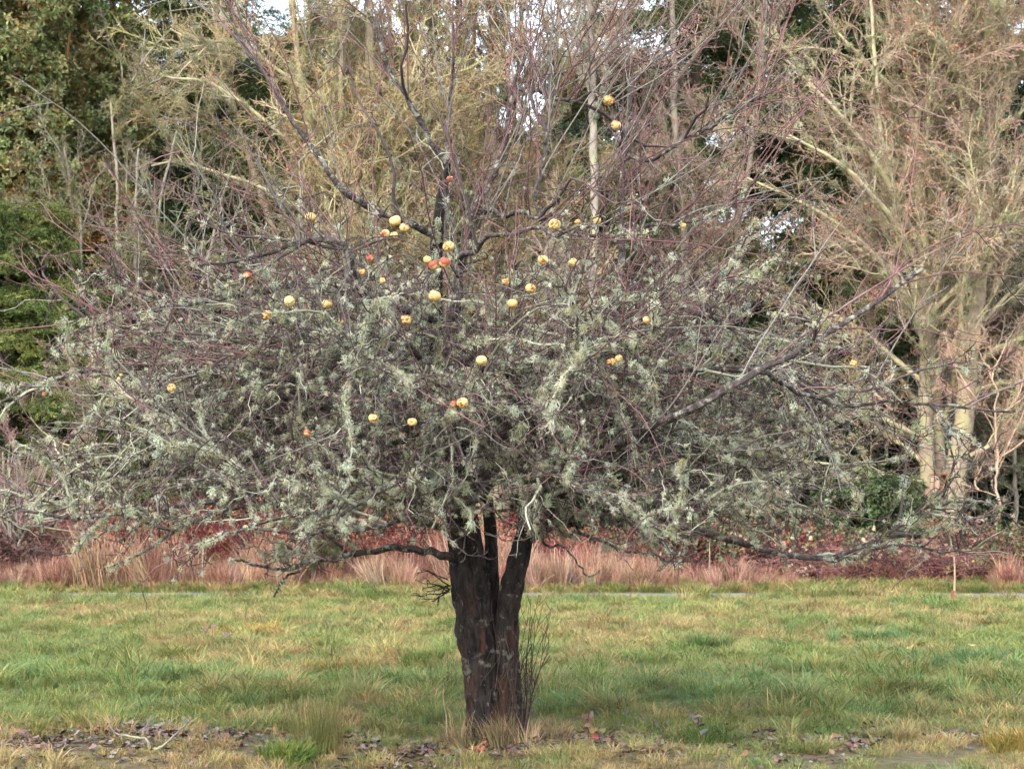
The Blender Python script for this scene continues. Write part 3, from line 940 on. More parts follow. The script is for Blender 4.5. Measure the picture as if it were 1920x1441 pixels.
csh = np.array([0.19, 0.10, 0.10]) * rng.uniform(0.55, 1.35, (len(SH), 1, 1)) * np.ones((1, 12, 1))
grey = rng.random(len(SH)) < 0.38
csh[grey] = np.array([0.21, 0.19, 0.17]) * rng.uniform(0.6, 1.2, (grey.sum(), 1, 1))
tubes(SH, np.linspace(0.0046, 0.002, 12)[None].repeat(len(SH), 0), 5, csh, tw)
b, tn, t, par = pick(SH, 4, 0.1, 0.95)
S2 = walk(b, nrm(off_axis(tn, rng.uniform(0.5, 1.1, len(b)))), rng.uniform(0.08, 0.5, len(b)), 7, 0.13, (0, 0, 0.03))
tubes(S2, np.linspace(0.0032, 0.0018, 7)[None].repeat(len(S2), 0), 3, csh[par][:, :1] * rng.uniform(0.8, 1.2, (len(S2), 1, 1)), tw)
b, tn, t, par = pick(S2, 2, 0.1, 0.95)
S3 = walk(b, nrm(off_axis(tn, rng.uniform(0.6, 1.2, len(b)))), rng.uniform(0.02, 0.10, len(b)), 3, 0.2)
tubes(S3, np.linspace(0.0026, 0.0016, 3)[None].repeat(len(S3), 0), 3, np.array([0.11, 0.075, 0.072]), tw)

# small dead twigs on the burl at the left of the trunk
st = np.array([PX(842 + rng.uniform(-6, 10), 1108 + rng.uniform(-25, 20), TY - 0.06) for _ in range(9)])
DT = walk(st, np.stack([-rng.uniform(.4, 1, 9), -rng.uniform(0, .5, 9), rng.uniform(-.25, .8, 9)], 1), rng.uniform(0.1, 0.24, 9), 7, 0.25)
tubes(DT, np.linspace(0.004, 0.0016, 7)[None].repeat(9, 0), 4, np.array([0.03, 0.026, 0.025]), tw)
b, tn, t, par = pick(DT, 5, 0.3, 1)
tubes(walk(b, off_axis(tn, 0.8), rng.uniform(.02, .07, len(b)), 4, 0.3), np.full((len(b), 4), 0.0018), 3, np.array([0.03, 0.026, 0.025]), tw)
crown = obj('crown', tw.mesh('crown_twigs'), M_TWIG, apple_tree)
crown['kind'] = 'stuff'
crown['label'] = 'tangle of crooked dark twigs and long reddish shoots'

# ---------------------------------------------------------------- apples
APP = [  # px, py, diameter px, look, dy
    (582, 409, 21, 'whole', -.9), (741, 414, 21, 'whole', -.8), (758, 427, 18, 'blush', -.85), (722, 438, 17, 'blush', -.9), (739, 441, 14, 'whole', -.6),
    (841, 462, 21, 'pecked', -1.0), (801, 487, 15, 'pecked', -1.0), (813, 497, 19, 'red', -1.1), (834, 492, 21, 'red', -1.12), (815, 555, 23, 'whole', -1.3),
    (543, 565, 20, 'whole', -1.35), (614, 570, 19, 'whole', -1.4), (501, 590, 19, 'shrivel', -1.35), (761, 600, 20, 'pecked', -1.45), (1018, 487, 19, 'hole', -1.1),
    (995, 541, 19, 'pecked', -1.3), (961, 569, 18, 'whole', -1.35), (948, 528, 13, 'shrivel', -1.1), (1074, 492, 17, 'shrivel', -1.0), (1040, 421, 22, 'pecked', -.95),
    (1083, 416, 12, 'shrivel', -.8), (1119, 413, 15, 'whole', -.8), (1155, 235, 18, 'hole', -.55), (1141, 189, 20, 'shrivel', -.5), (844, 336, 13, 'blush', -.4),
    (903, 676, 20, 'whole', -1.7), (867, 755, 21, 'pecked', -1.8), (851, 757, 13, 'red', -1.78), (700, 784, 18, 'pecked', -1.85), (773, 791, 17, 'hole', -1.85),
    (1146, 679, 17, 'shrivel', -1.6), (1160, 672, 14, 'pecked', -1.58), (1600, 682, 15, 'shrivel', -.9), (322, 727, 16, 'pecked', -1.3), (464, 517, 16, 'red', -1.15),
    (223, 710, 7, 'whole', -.7), (227, 703, 6, 'whole', -.7), (83, 738, 8, 'red', -.45), (1281, 423, 11, 'shrivel', -.6), (576, 811, 13, 'red', -1.7),
    (694, 484, 14, 'red', -1.0), (680, 510, 13, 'shrivel', -1.0), (718, 526, 13, 'pecked', -1.1), (640, 602, 11, 'blush', -1.3), (1212, 600, 13, 'whole', -1.2),
]
ALAB = ['large smooth yellow apple hanging alone above the arching grey limb', 'round pale yellow apple, highest in a cluster of four', 'apple with a rust red cheek touching the palest of a cluster of four',
        'yellow apple with a red top at the edge of a cluster of four', 'small dull yellow apple half hidden in a cluster of four', 'pecked yellow apple just above the pair of red apples',
        'small pecked apple peeping out behind the pair of red apples', 'dark red apple with a yellow base, the lower of the red pair', 'red and cream apple, the higher of the red pair',
        'largest smooth yellow apple, hanging below the red pair before the main stem', 'smooth yellow apple, one of two alike hanging side by side in the lichen', 'smooth yellow apple, one of two alike hanging side by side in the lichen',
        'shrunken orange apple next to two smooth yellow ones', 'pecked yellow apple hanging a little lower than the largest smooth one', 'yellow apple with one round orange hole in its side',
        'pecked yellow apple hanging under the one with the orange hole', 'smooth yellow apple next to a pecked one, under the holed apple', 'small orange apple scrap close to the smooth apple under the holed one',
        'broken pale apple remnant beside the apple with the orange hole', 'big scarred apple sitting on the grey cross limb', 'tiny broken orange remnant between two apples on the cross limb',
        'small smooth yellow apple against the slender grey alder pole', 'yellow apple with a red hollow, high among the bare shoots', 'crumpled orange apple, the highest fruit on the tree',
        'small rosy patched apple beside the fork of the main leader', 'smooth yellow apple alone in the thickest lichen', 'pecked yellow apple touching a small shrivelled red one', 'small shrivelled red apple touching a pecked yellow one',
        'pecked yellow apple low in the crown, near the one with a brown hole', 'low hanging yellow apple with a brown hole', 'crumpled remnant, larger of a pair in dense lichen below the arching limb', 'smaller pecked apple paired with a crumpled remnant',
        'lone orange remnant beyond the long rising limb, before the pale trunks', 'pecked yellow apple alone in the outer lichen towards the cedars', 'red spotted apple near the long dark level limb',
        'tiny yellow apple, one of a close pair on an outer twig', 'tiny yellow apple, one of a close pair on an outer twig', 'tiny reddish apple on the outermost twig before the cedars', 'small orange scrap among bare shoots beyond the alder pole',
        'small red broken apple low in the lichen', 'dull red apple scrap beside the bent grey limb', 'yellow crumpled scrap just under the dull red scrap', 'pale pecked apple below the yellow crumpled scrap',
        'small rosy apple under the two smooth yellow ones', 'small smooth yellow apple under the arching limb']
M_APPLE = mat_col('apple_skin', var=0.12, vscale=60, rough=0.5, spec=0.3)
M_STALK = mat_col('apple_stalk', var=0.2)


def apple_mesh(r, look):
    nu, nv_ = 22, 15
    prof = []
    for j in range(nv_):
        th = math.pi * j / (nv_ - 1)
        rad = math.sin(th) * (1 + 0.06 * math.cos(th))
        z = math.cos(th) * 0.90
        z -= 0.22 * math.exp(-(rad / 0.32) ** 2) * (1 if z > 0 else -0.7)
        prof.append((rad, z))
    V, C = [], []
    seed = rng.uniform(0, 90)
    axis = nrm(np.array([rng.normal(), -1.2, rng.normal() * 0.6]))
    yl = np.array([0.66, 0.44, 0.165]) * rng.uniform(0.85, 1.12); rd = np.array([0.27, 0.06, 0.035]); br_ = np.array([0.17, 0.05, 0.015]); fl = np.array([0.75, 0.45, 0.16])
    for j, (rad, z) in enumerate(prof):
        for i in range(nu):
            a = i / nu * 2 * math.pi
            q = np.array([rad * math.cos(a), rad * math.sin(a), z])
            u = q / max(np.linalg.norm(q), 1e-6)
            nz = mnoise.noise(Vector((u * 1.4 + seed).tolist())); n2 = mnoise.noise(Vector((u * 3.5 + seed).tolist()))
            c = yl * (1 + 0.12 * n2)
            s = 1 + 0.05 * nz
            bl = np.clip((u[2] * 0.5 + nz * 1.2 - 0.35) * 2.2, 0, 1)
            if look == 'blush': bl = np.clip((float(u @ axis) + 0.8 * nz - 0.45) * 4, 0, 1)
            if look == 'red': bl = np.clip((u[2] * 0.9 + 0.5 + nz) * 2, 0, 1)
            if look == 'whole': bl *= 0.30
            fk = np.clip((mnoise.noise(Vector((u * 9 + seed).tolist())) - 0.38) * 5, 0, 0.7)
            c = c * (1 - bl) + rd * bl
            if look in ('whole', 'blush', 'red'): c = c * (1 - (fk if look == 'whole' else 0)) + br_ * (fk if look == 'whole' else 0)
            dt = float(u @ axis)
            if look == 'hole':
                h = np.clip((dt + 0.10 * n2 - 0.90) * 14, 0, 1); s -= 0.22 * h; c = c * (1 - h) + np.array([0.42, 0.09, 0.02]) * h
            if look == 'pecked':
                h = np.clip((n2 * 1.1 + 0.45 * dt - 0.42) * 5, 0, 1); s -= 0.22 * h; c = c * (1 - h) + br_ * h
                s -= 0.05 * np.clip(n2, 0, 1)
            if look == 'shrivel':
                h = np.clip((n2 * 1.3 + 0.1) * 3, 0, 1); s -= 0.38 * h; c = c * (1 - 0.55 * h) + np.array([0.55, 0.19, 0.03]) * 0.55 * h
                c = np.where(mnoise.noise(Vector((u * 6 + seed).tolist())) > 0.35, br_, c)
            V.append(q * s * r); C.append(c)
    k = np.arange(nv_ * nu).reshape(nv_, nu)
    i0, i1 = k[:-1], k[1:]
    q = np.stack([i0, np.roll(i0, -1, 1), np.roll(i1, -1, 1), i1], -1).reshape(-1, 4)[:, ::-1]
    return mesh_np('apple', np.array(V), q, None, np.array(C), True)


AP = []
nodes = np.concatenate([B1.reshape(-1, 3), LP[:, 4:].reshape(-1, 3)])
for ai, (px, py, dm, look, dy) in enumerate(APP):
    y = TY + dy
    p = PX(px, py, y); r = W(dm, y) / 2 * 1.06
    a = obj('apple', apple_mesh(r, look), M_APPLE)
    a.location = p
    a.rotation_euler = (rng.normal() * 0.3, rng.normal() * 0.3, rng.uniform(-.4, .4))
    tag(a, ALAB[ai], 'apple', 'apples left hanging on the tree')
    top = p + np.array([0, 0, 0.70 * r])
    cand = nodes[nodes[:, 2] > top[2] + 0.03]
    nn = cand[np.argmin(np.linalg.norm(cand - top - np.array([0, 0.05, 0.1]), axis=1))]
    midp = (top + nn) / 2 + np.array([0, 0, 0.05 + 0.1 * np.linalg.norm(nn - top)])
    stalk_top = top + np.array([rng.normal() * 0.006, 0.004, 0.028])
    g = Geo(); tubes(smooth_line(np.array([top - [0, 0, 0.2 * r], (top + stalk_top) / 2, stalk_top]), 6)[None], np.full((1, 6), 0.0017), 4, np.array([0.06, 0.035, 0.02]), g)
    s_ = obj('stalk', g.mesh('stalk'), M_STALK)
    s_.parent = a; s_.matrix_parent_inverse = a.matrix_basis.inverted()
    AP.append((p, r, stalk_top, nn, midp))
# fruiting twigs that carry the apples belong to the tree
g = Geo()
for p, r, st, nn, midp in AP:
    tubes(smooth_line(np.array([nn, midp, st]), 10, 0.004)[None], np.linspace(0.0045, 0.0022, 10)[None], 4, np.array([0.08, 0.055, 0.05]), g)
ft = obj('fruiting_twigs', g.mesh('fruiting_twigs'), M_TWIG, apple_tree); ft['kind'] = 'stuff'

# ---------------------------------------------------------------- lichen on the twigs
def lich(P, per, t0, t1, s0, s1, hang, prob=None):
    b, tn, t, par = pick(P, per, t0, t1)
    if prob is not None:
        k = rng.random(len(b)) < prob(b) * np.clip(rng.uniform(0.0, 1.9, len(P)), 0.12, 1.6)[par]; b, tn = b[k], tn[k]
    d = off_axis(tn, np.full(len(b), 1.35)) + 0.35 * tn + np.array([0, 0, hang])
    return b, nrm(d), rng.uniform(s0, s1, len(b))

def zone(b):
    """dense in the lower crown, thinning upwards and at the outer right"""
    z = np.interp(b[:, 2], [0.9, 1.2, 2.3, 2.75, 3.1], [0.75, 1, 0.95, 0.40, 0.02])
    rx = np.interp(b[:, 0], [-2.7, -2.2, 1.2, 1.9, 2.6], [0.6, 0.95, 1, 0.5, 0.35])
    lo = np.clip((b[:, 2] - zlow(b) + 0.03) / 0.22, 0.0, 1)
    return z * rx * lo

LEAD = np.array([smooth_line(q[(q[:, 2] > 1.2) & (q[:, 2] < 2.9)], 30) for q in (pA, pB)])
LEAD[:, :, 1] -= 0.04
parts = [lich(LEAD, 170, 0, 1, 0.5, 1.1, -0.1, zone), lich(np.delete(LP, [21, 22], 0), 105, 0.03, 1, 0.25, 0.8, 0.05, lambda b: zone(b) * 0.9 + 0.02),
         lich(B1, 36, 0.03, 1, 0.22, 0.72, -0.12, zone),
         lich(B2, 4, 0.05, 1, 0.18, 0.45, -0.2, lambda b: zone(b) * 0.85),
         lich(SH, 5, 0.0, 0.7, 0.3, 0.7, 0, lambda b: zone(b) * 0.25 + 0.03)]
lp = np.concatenate([q[0] for q in parts]); ld = np.concatenate([q[1] for q in parts]); ls = np.concatenate([q[2] for q in parts])
k = np.ones(len(lp), bool)
for p, r, *_ in AP:
    v = lp - p
    k &= ~((np.abs(v[:, 0]) < r * 1.5) & (np.abs(v[:, 2]) < r * 1.5) & (np.abs(v[:, 1] + 0.12) < 0.3))
lp, ld, ls = lp[k], ld[k], ls[k]
N = len(lp)
idx = rng.integers(0, 6, N)
bd = (rng.random(N) < 0.28) & (lp[:, 2] < 2.6)
idx[bd] = rng.integers(6, 9, bd.sum())
ld[bd] = nrm(ld[bd] * 0.5 + np.array([0, 0, -0.9]))
lt = tints(N, [(0.52, 0.535, 0.38), (0.40, 0.40, 0.26), (0.61, 0.635, 0.47), (0.33, 0.31, 0.18), (0.51, 0.55, 0.425)], 0.14, [0.3, 0.22, 0.2, 0.13, 0.15])
lichen = scatter('lichen', 'lichen', lp, mat_euler(ld, rng.uniform(0, 6.28, N)), ls, lt, crown, idx=idx)
lichen['label'] = 'pale grey green lichen tufts crusting the twigs'

# root suckers and dry stalks against the right side of the trunk
g = Geo()
ns = 34
st = np.array([PX(rng.uniform(955, 990), 1400, TY + rng.uniform(-.16, .12)) * [1, 1, 0] for _ in range(ns)])
SK = walk(st, np.stack([rng.normal(size=ns) * .10 + .02, rng.normal(size=ns) * .1, np.ones(ns)], 1), rng.uniform(0.25, 0.85, ns), 9, 0.07, (0, 0, .04))
tubes(SK, np.linspace(0.0035, 0.0014, 9)[None].repeat(ns, 0), 4, np.array([0.075, 0.052, 0.044])[None, None] * rng.uniform(.4, 1.4, (ns, 1, 1)), g)
b, tn, t, par = pick(SK, 6, .3, 1)
tubes(walk(b, off_axis(tn, .5), rng.uniform(.03, .14, len(b)), 4, .15, (0, 0, .1)), np.full((len(b), 4), 0.0016), 3, np.array([0.06, 0.04, 0.035]), g)
ns = 30      # tan dead stalks hanging in the hollow between the trunks
st = np.array([PX(rng.uniform(918, 965), rng.uniform(1180, 1330), TY - rng.uniform(.13, .19)) for _ in range(ns)])
SK = walk(st, np.stack([rng.normal(size=ns) * .12, -np.abs(rng.normal(size=ns)) * .08, -np.ones(ns)], 1), rng.uniform(0.08, 0.3, ns), 8, 0.2)
SK[:, :, 2] = np.maximum(SK[:, :, 2], 0.0)
tubes(SK, np.full((ns, 8), 0.0016), 3, np.array([0.13, 0.075, 0.05])[None, None] * rng.uniform(.4, 1.3, (ns, 1, 1)), g)
sk = obj('root_suckers', g.mesh('root_suckers'), M_CANE, apple_tree); sk['kind'] = 'stuff'
N = 22
x = troot[0] + rng.normal(size=N) * 0.13 + 0.06; y = TY + rng.uniform(-.28, .1, N)
sc_ = scatter('straw_tuft', 'dry', np.stack([x, y, gz(x, y) - .01], 1), np.stack([rng.normal(size=N) * .2, rng.normal(size=N) * .2, rng.uniform(0, 6.28, N)], 1),
              np.stack([rng.uniform(.3, .5, N), rng.uniform(.3, .5, N), rng.uniform(.12, .3, N)], 1), tints(N, [(0.34, 0.27, 0.17), (0.25, 0.18, 0.12), (0.2, 0.19, 0.10)]))
tag(sc_, 'tuft of bleached straw around the foot of the apple trunk', 'dry grass')

# ---------------------------------------------------------------- the wood behind
def bare_tree(name, label, cat, d, stems, limbs=(), n_l1=26, l1=(1.4, 3.6), up=0.45, n_l2=7, spray_per=(10, 5), bark=None, tint=None, moss=0, moss_t=None,
              rust=0.25, zlo=0.8, group=None, sscale=(0.7, 1.25), l1_t=(0.12, 0.97), side=0.0):
    """stems: list of ([(px,py,dy)...], w0, w1) traced at depth d; limbs are traced the same way"""
    bark = bark or M_MOSSBARK
    base = PX(stems[0][0][0][0], stems[0][0][0][1], d); 
    root = empty(name, (base[0], d, 0), label, cat, group)
    SP, SR = [], []
    for pts, w0, w1 in stems:
        a = np.array([PX(q[0], q[1], d + q[2]) for q in pts])
        a[0, 2] = min(a[0, 2], -0.05)
        L = smooth_line(a, 30, 0.02)
        SP.append(L); SR.append(np.linspace(W(w0, d), W(w1, d), 30) / 2)
    SP = np.array(SP); SR = np.array(SR)
    for i in range(len(SP)):
        g = Geo(); tubes(SP[i:i + 1], SR[i:i + 1], 12, None, g, 0.03)
        obj('trunk', g.mesh('trunk', True), bark, root)
    TL, TRr = [], []
    for pts, w0, w1 in limbs:
        a = np.array([PX(q[0], q[1], d + q[2]) for q in pts])
        TL.append(smooth_line(a, 12, 0.02)); TRr.append(np.linspace(W(w0, d), W(w1, d), 12) / 2)
    b, tn, t, par = pick(SP, n_l1, *l1_t)
    k = b[:, 2] > zlo
    b, tn, t, par = b[k], tn[k], t[k], par[k]
    dd = off_axis(tn, rng.uniform(0.55, 1.15, len(b)))
    dd[:, 2] = np.abs(dd[:, 2]) * 0.7 + up * rng.uniform(0.2, 1.2, len(b))
    dd[:, 0] += side
    ln = rng.uniform(*l1, len(b)) * (1.1 - 0.4 * t)
    A1 = walk(b, dd, ln, 12, 0.11, (0, 0, 0.03))
    r1 = np.linspace(1, 0.25, 12)[None] * np.minimum(0.012 + 0.0115 * ln[:, None], 0.55 * SR.mean())
    if TL:
        A1 = np.concatenate([np.array(TL), A1]); r1 = np.concatenate([np.array(TRr), r1])
    # every traced limb is a branch of its own; the others share one mesh
    for i in range(len(TL)):
        g = Geo(); tubes(A1[i:i + 1], r1[i:i + 1], 7, None, g, 0.08)
        obj('branch', g.mesh('branch', True), M_MOSSLIMB if bark is M_MOSSBARK else bark, root)
    g = Geo()
    tubes(A1[len(TL):], r1[len(TL):], 5, None, g, 0.06)
    b, tn, t, par = pick(A1, n_l2, 0.2, 0.97)
    A2 = walk(b, nrm(off_axis(tn, rng.uniform(0.4, 0.9, len(b))) + np.array([0, 0, 0.15])), rng.uniform(0.5, 1.3, len(b)), 8, 0.14, (0, 0, 0.03))
    tubes(A2, np.linspace(0.0145, 0.006, 8)[None].repeat(len(A2), 0), 4, None, g)
    lm = obj('limbs', g.mesh('limbs', True), M_MOSSLIMB if bark is M_MOSSBARK else bark, root); lm['kind'] = 'stuff'
    pp = []
    for A, per in ((A1, spray_per[0]), (A2, spray_per[1])):
        b, tn, t, par = pick(A, per, 0.25, 1.0)
        pp.append((b, nrm(off_axis(tn, rng.uniform(0.2, 0.9, len(b))) + np.array([0, 0, 0.12]))))
    b = np.concatenate([q[0] for q in pp]); dd = np.concatenate([q[1] for q in pp])
    N = len(b)
    idx = rng.integers(0, 4, N)
    ru = rng.random(N) < rust; idx[ru] = rng.integers(4, 7, ru.sum())
    tint = np.array(tint or [(0.33, 0.27, 0.15), (0.36, 0.28, 0.19), (0.28, 0.24, 0.13)]) * [1.2, 1.27, 1.55]
    cr = scatter('crown', 'spray', b, mat_euler(dd, rng.uniform(0, 6.28, N)), rng.uniform(*sscale, N), tints(N, tint), root, idx=idx)
    if moss:
        b1, t1_, _, _ = pick(A1, moss, 0.05, 0.9)
        b2, t2_, _, _ = pick(A2, max(moss // 4, 1), 0.05, 0.9)
        bm, tm = np.concatenate([b1, b2]), np.concatenate([t1_, t2_])
        dm = nrm(off_axis(tm, np.full(len(bm), 1.3)) + 0.2 * tm)
        mo = scatter('moss', 'lichen', bm, mat_euler(dm, rng.uniform(0, 6.28, len(bm))), rng.uniform(1.2, 2.6, len(bm)),
                     tints(len(bm), moss_t or [(0.45, 0.42, 0.25), (0.38, 0.36, 0.21), (0.47, 0.46, 0.32)]), root, idx=rng.integers(0, 6, len(bm)))
    return root


# right: three-stemmed pale tree with the nest box
bare_tree('maple_tree', 'bare pale tree of three mossy trunks carrying the nest box', 'tree', 34,
          [([(1750, 1045, 0), (1740, 930, 0), (1735, 800, 0), (1738, 700, 0), (1736, 560, 0), (1728, 420, .2), (1715, 280, .3), (1700, 130, .5), (1690, -40, .6), (1675, -300, .8)], 33, 9),
           ([(1768, 1045, .25), (1768, 930, .25), (1757, 800, .3), (1752, 660, .3), (1752, 480, .4), (1765, 300, .6), (1785, 120, .8), (1795, -80, 1), (1800, -350, 1)], 29, 8),
           ([(1778, 1045, -.2), (1793, 920, -.2), (1806, 800, -.2), (1817, 670, -.2), (1830, 540, -.2), (1843, 430, -.1), (1858, 300, 0), (1852, 150, 0), (1848, 0, 0), (1840, -320, 0)], 43, 12)],
          limbs=[([(1728, 470, 0), (1690, 390, -.3), (1640, 300, -.6), (1590, 235, -.8), (1530, 165, -1), (1470, 110, -1.1)], 17, 5),
                 ([(1730, 520, 0), (1680, 420, -.5), (1620, 350, -.9), (1560, 300, -1.2), (1480, 250, -1.4)], 15, 5),
                 ([(1735, 600, 0), (1650, 500, -.3), (1580, 430, -.5), (1500, 380, -.6), (1400, 330, -.7)], 13, 4),
                 ([(1737, 720, 0), (1660, 650, .2), (1590, 600, .3), (1500, 560, .4), (1420, 520, .4)], 12, 4),
                 ([(1735, 830, 0), (1670, 790, -.4), (1600, 760, -.7), (1520, 730, -.9), (1440, 690, -1)], 12, 4),
                 ([(1738, 870, 0), (1690, 830, .2), (1630, 790, .3), (1560, 740, .3)], 11, 4),
                 ([(1742, 905, 0), (1660, 895, -.3), (1560, 870, -.5), (1450, 880, -.6)], 9, 3),
                 ([(1815, 700, -.2), (1860, 660, -.3), (1900, 640, -.4), (1960, 610, -.5)], 11, 4),
                 ([(1808, 860, -.2), (1860, 830, -.4), (1920, 790, -.6), (1990, 740, -.7)], 10, 4),
                 ([(1812, 745, -.2), (1850, 725, -.3), (1920, 710, -.4), (1990, 690, -.5)], 9, 3),
                 ([(1830, 560, -.2), (1870, 470, -.3), (1900, 380, -.4), (1940, 290, -.5)], 14, 5),
                 ([(1740, 620, 0), (1700, 500, -.2), (1680, 380, -.3), (1650, 260, -.3), (1640, 120, -.3), (1630, -40, -.3)], 13, 6)],
          n_l1=24, l1=(1.5, 3.6), up=0.7, n_l2=7, spray_per=(3, 2), moss=26, tint=[(0.36, 0.295, 0.185), (0.37, 0.275, 0.20), (0.32, 0.27, 0.16)], rust=0.14, zlo=1.5)

# centre: mossy many-stemmed maples
bare_tree('maple_tree', 'mossy bare maple whose stems fan out behind the apple crown', 'tree', 33,
          [([(722, 1045, 0), (722, 850, 0), (716, 650, 0), (704, 450, 0), (695, 250, 0), (692, 50, 0), (690, -250, 0)], 30, 12),
           ([(715, 1045, -.2), (705, 800, -.3), (670, 600, -.4), (620, 400, -.5), (575, 200, -.6), (540, 0, -.6), (510, -250, -.6)], 22, 9),
           ([(735, 1045, .2), (760, 750, .3), (780, 500, .4), (775, 300, .5), (770, 100, .5), (768, -250, .5)], 24, 10),
           ([(728, 1045, .5), (740, 700, .6), (735, 400, .7), (730, 150, .8), (728, -200, .8)], 13, 7),
           ([(712, 1045, -.4), (680, 700, -.6), (650, 400, -.7), (640, 150, -.8), (632, -200, -.8)], 13, 7),
           ([(740, 1045, .4), (790, 750, .6), (815, 450, .8), (812, 150, .9), (810, -200, 1)], 13, 7),
           ([(705, 1045, .3), (660, 800, .5), (590, 600, .8), (500, 400, 1), (440, 200, 1), (400, 20, 1), (380, -200, 1)], 18, 8)],
          limbs=[([(640, 480, -.4), (540, 380, -.8), (430, 330, -1), (340, 300, -1.2), (280, 310, -1.3)], 10, 3),
                 ([(600, 330, -.5), (500, 230, -1), (400, 160, -1.2), (310, 150, -1.4), (270, 110, -1.4)], 10, 3),
                 ([(560, 160, -.6), (460, 90, -.8), (380, 80, -1), (320, 60, -1)], 9, 3)],
          n_l1=13, l1=(1.1, 2.6), up=1.1, n_l2=6, spray_per=(3, 2), moss=30, tint=[(0.35, 0.30, 0.155), (0.38, 0.31, 0.18), (0.30, 0.26, 0.12)], rust=0.14, zlo=2.0)
bare_tree('maple_tree', 'mossy bare maple with a straight tan trunk beside the fanning stems', 'tree', 35,
          [([(928, 1045, 0), (928, 800, 0), (922, 600, 0), (912, 430, 0), (918, 250, 0), (925, 80, 0), (930, -250, 0)], 30, 13),
           ([(940, 1045, .3), (960, 800, .4), (985, 550, .5), (1010, 300, .6), (1040, 100, .7), (1060, -200, .8)], 20, 8),
           ([(945, 1045, .5), (975, 700, .8), (965, 400, 1), (975, 100, 1.1), (980, -200, 1.1)], 13, 7),
           ([(920, 1045, .5), (900, 700, .7), (885, 400, .9), (890, 100, 1), (892, -200, 1)], 13, 7),
           ([(915, 1045, -.2), (880, 780, -.2), (858, 520, -.2), (850, 300, -.2), (860, 60, -.2), (870, -250, -.2)], 22, 10)],
          n_l1=12, l1=(1.1, 2.4), up=1.1, n_l2=5, spray_per=(3, 2), moss=26, tint=[(0.34, 0.29, 0.155), (0.37, 0.29, 0.18), (0.29, 0.25, 0.13)], rust=0.2, zlo=2.0)
bare_tree('alder_tree', 'slender straight grey alder pole rising behind the apple crown', 'tree', 30,
          [([(1112, 1060, 0), (1112, 800, 0), (1112, 560, 0), (1115, 380, 0), (1113, 200, 0), (1108, 60, 0), (1104, -200, 0)], 20, 11)],
          n_l1=14, l1=(0.7, 1.7), up=0.7, n_l2=3, spray_per=(3, 2), bark=M_GREYBARK, moss=6, moss_t=[(0.33, 0.34, 0.25)], tint=[(0.27, 0.22, 0.16), (0.25, 0.2, 0.15)], rust=0.15, zlo=2.2)
bare_tree('alder_tree', 'thin bare alder with sweeping twigs near the fir on the right', 'tree', 37,
          [([(1300, 1040, 0), (1295, 700, 0), (1280, 400, 0), (1265, 150, 0), (1255, -200, 0)], 18, 9),
           ([(1310, 1040, .4), (1340, 700, .5), (1390, 400, .5), (1420, 150, .6), (1440, -150, .6)], 14, 7)],
          n_l1=16, l1=(1.0, 2.6), up=0.6, n_l2=4, spray_per=(4, 3), bark=M_GREYBARK, tint=[(0.33, 0.26, 0.19), (0.30, 0.24, 0.17)], rust=0.15, moss=8, zlo=1.8)
bare_tree('hazel_bush', 'grey bare hazel stems in front of the big fir trunk', 'shrub', 31,
          [([(255, 1050, 0), (240, 820, 0), (225, 560, 0), (215, 330, 0), (205, 190, 0)], 12, 4),
           ([(262, 1050, .2), (275, 800, .3), (290, 560, .4), (300, 380, .5), (330, 240, .6)], 12, 4),
           ([(250, 1050, .1), (200, 820, 0), (165, 600, -.1), (150, 420, -.1), (120, 280, -.1)], 10, 4),
           ([(270, 1050, -.2), (320, 820, -.3), (350, 640, -.3), (390, 480, -.4), (430, 330, -.4)], 10, 4),
           ([(258, 1050, -.3), (255, 800, -.4), (262, 600, -.4), (250, 430, -.5), (262, 280, -.5)], 11, 4)],
          n_l1=6, l1=(0.6, 1.6), up=0.9, n_l2=2, spray_per=(2, 1), bark=M_GREYBARK, moss=14, tint=[(0.165, 0.15, 0.095), (0.145, 0.14, 0.095)], rust=0.02, zlo=1.0,
          moss_t=[(0.30, 0.28, 0.14)])
bare_tree('bare_shrub', 'tangled pinkish grey bare shrub at the left end of the dry grass', 'shrub', 26.4,
          [([(20, 1100, 0), (14, 1050, 0), (4, 990, 0), (-6, 930, 0)], 7, 3), ([(40, 1100, .2), (50, 1050, .2), (60, 1000, .2), (74, 950, .2)], 6, 3),
           ([(5, 1100, -.1), (-30, 1030, -.1), (-50, 970, -.1)], 6, 3), ([(60, 1100, .1), (80, 1060, .1), (95, 1020, .1)], 6, 3), ([(30, 1100, -.2), (35, 1020, -.2), (40, 950, -.3)], 6, 3)],
          n_l1=7, l1=(0.25, 0.6), up=0.8, n_l2=3, spray_per=(2, 2), bark=M_GREYBARK, tint=[(0.30, 0.19, 0.17), (0.25, 0.15, 0.14)], rust=0, zlo=0.15, sscale=(0.25, 0.5))
bare_tree('sapling', 'slim pale sapling with moss standing in the bracken', 'tree', 28.6,
          [([(210, 1078, 0), (205, 1010, 0), (197, 930, 0), (185, 870, 0), (165, 800, 0), (150, 740, 0)], 11, 4)],
          n_l1=12, l1=(0.4, 1.1), up=0.6, n_l2=3, spray_per=(4, 3), bark=M_MOSSBARK, tint=[(0.28, 0.23, 0.15)], rust=0, zlo=1.2, sscale=(0.4, 0.8), moss=8)
bare_tree('sapling', 'thin straight brown sapling beside the bramble heap', 'tree', 29,
          [([(1866, 1076, 0), (1866, 1000, 0), (1867, 900, 0), (1868, 800, 0), (1862, 700, 0)], 6, 3)],
          n_l1=10, l1=(0.4, 0.9), up=0.4, n_l2=2, spray_per=(3, 3), bark=M_WOOD, tint=[(0.30, 0.2, 0.13)], rust=0.1, zlo=1.0, sscale=(0.4, 0.8))
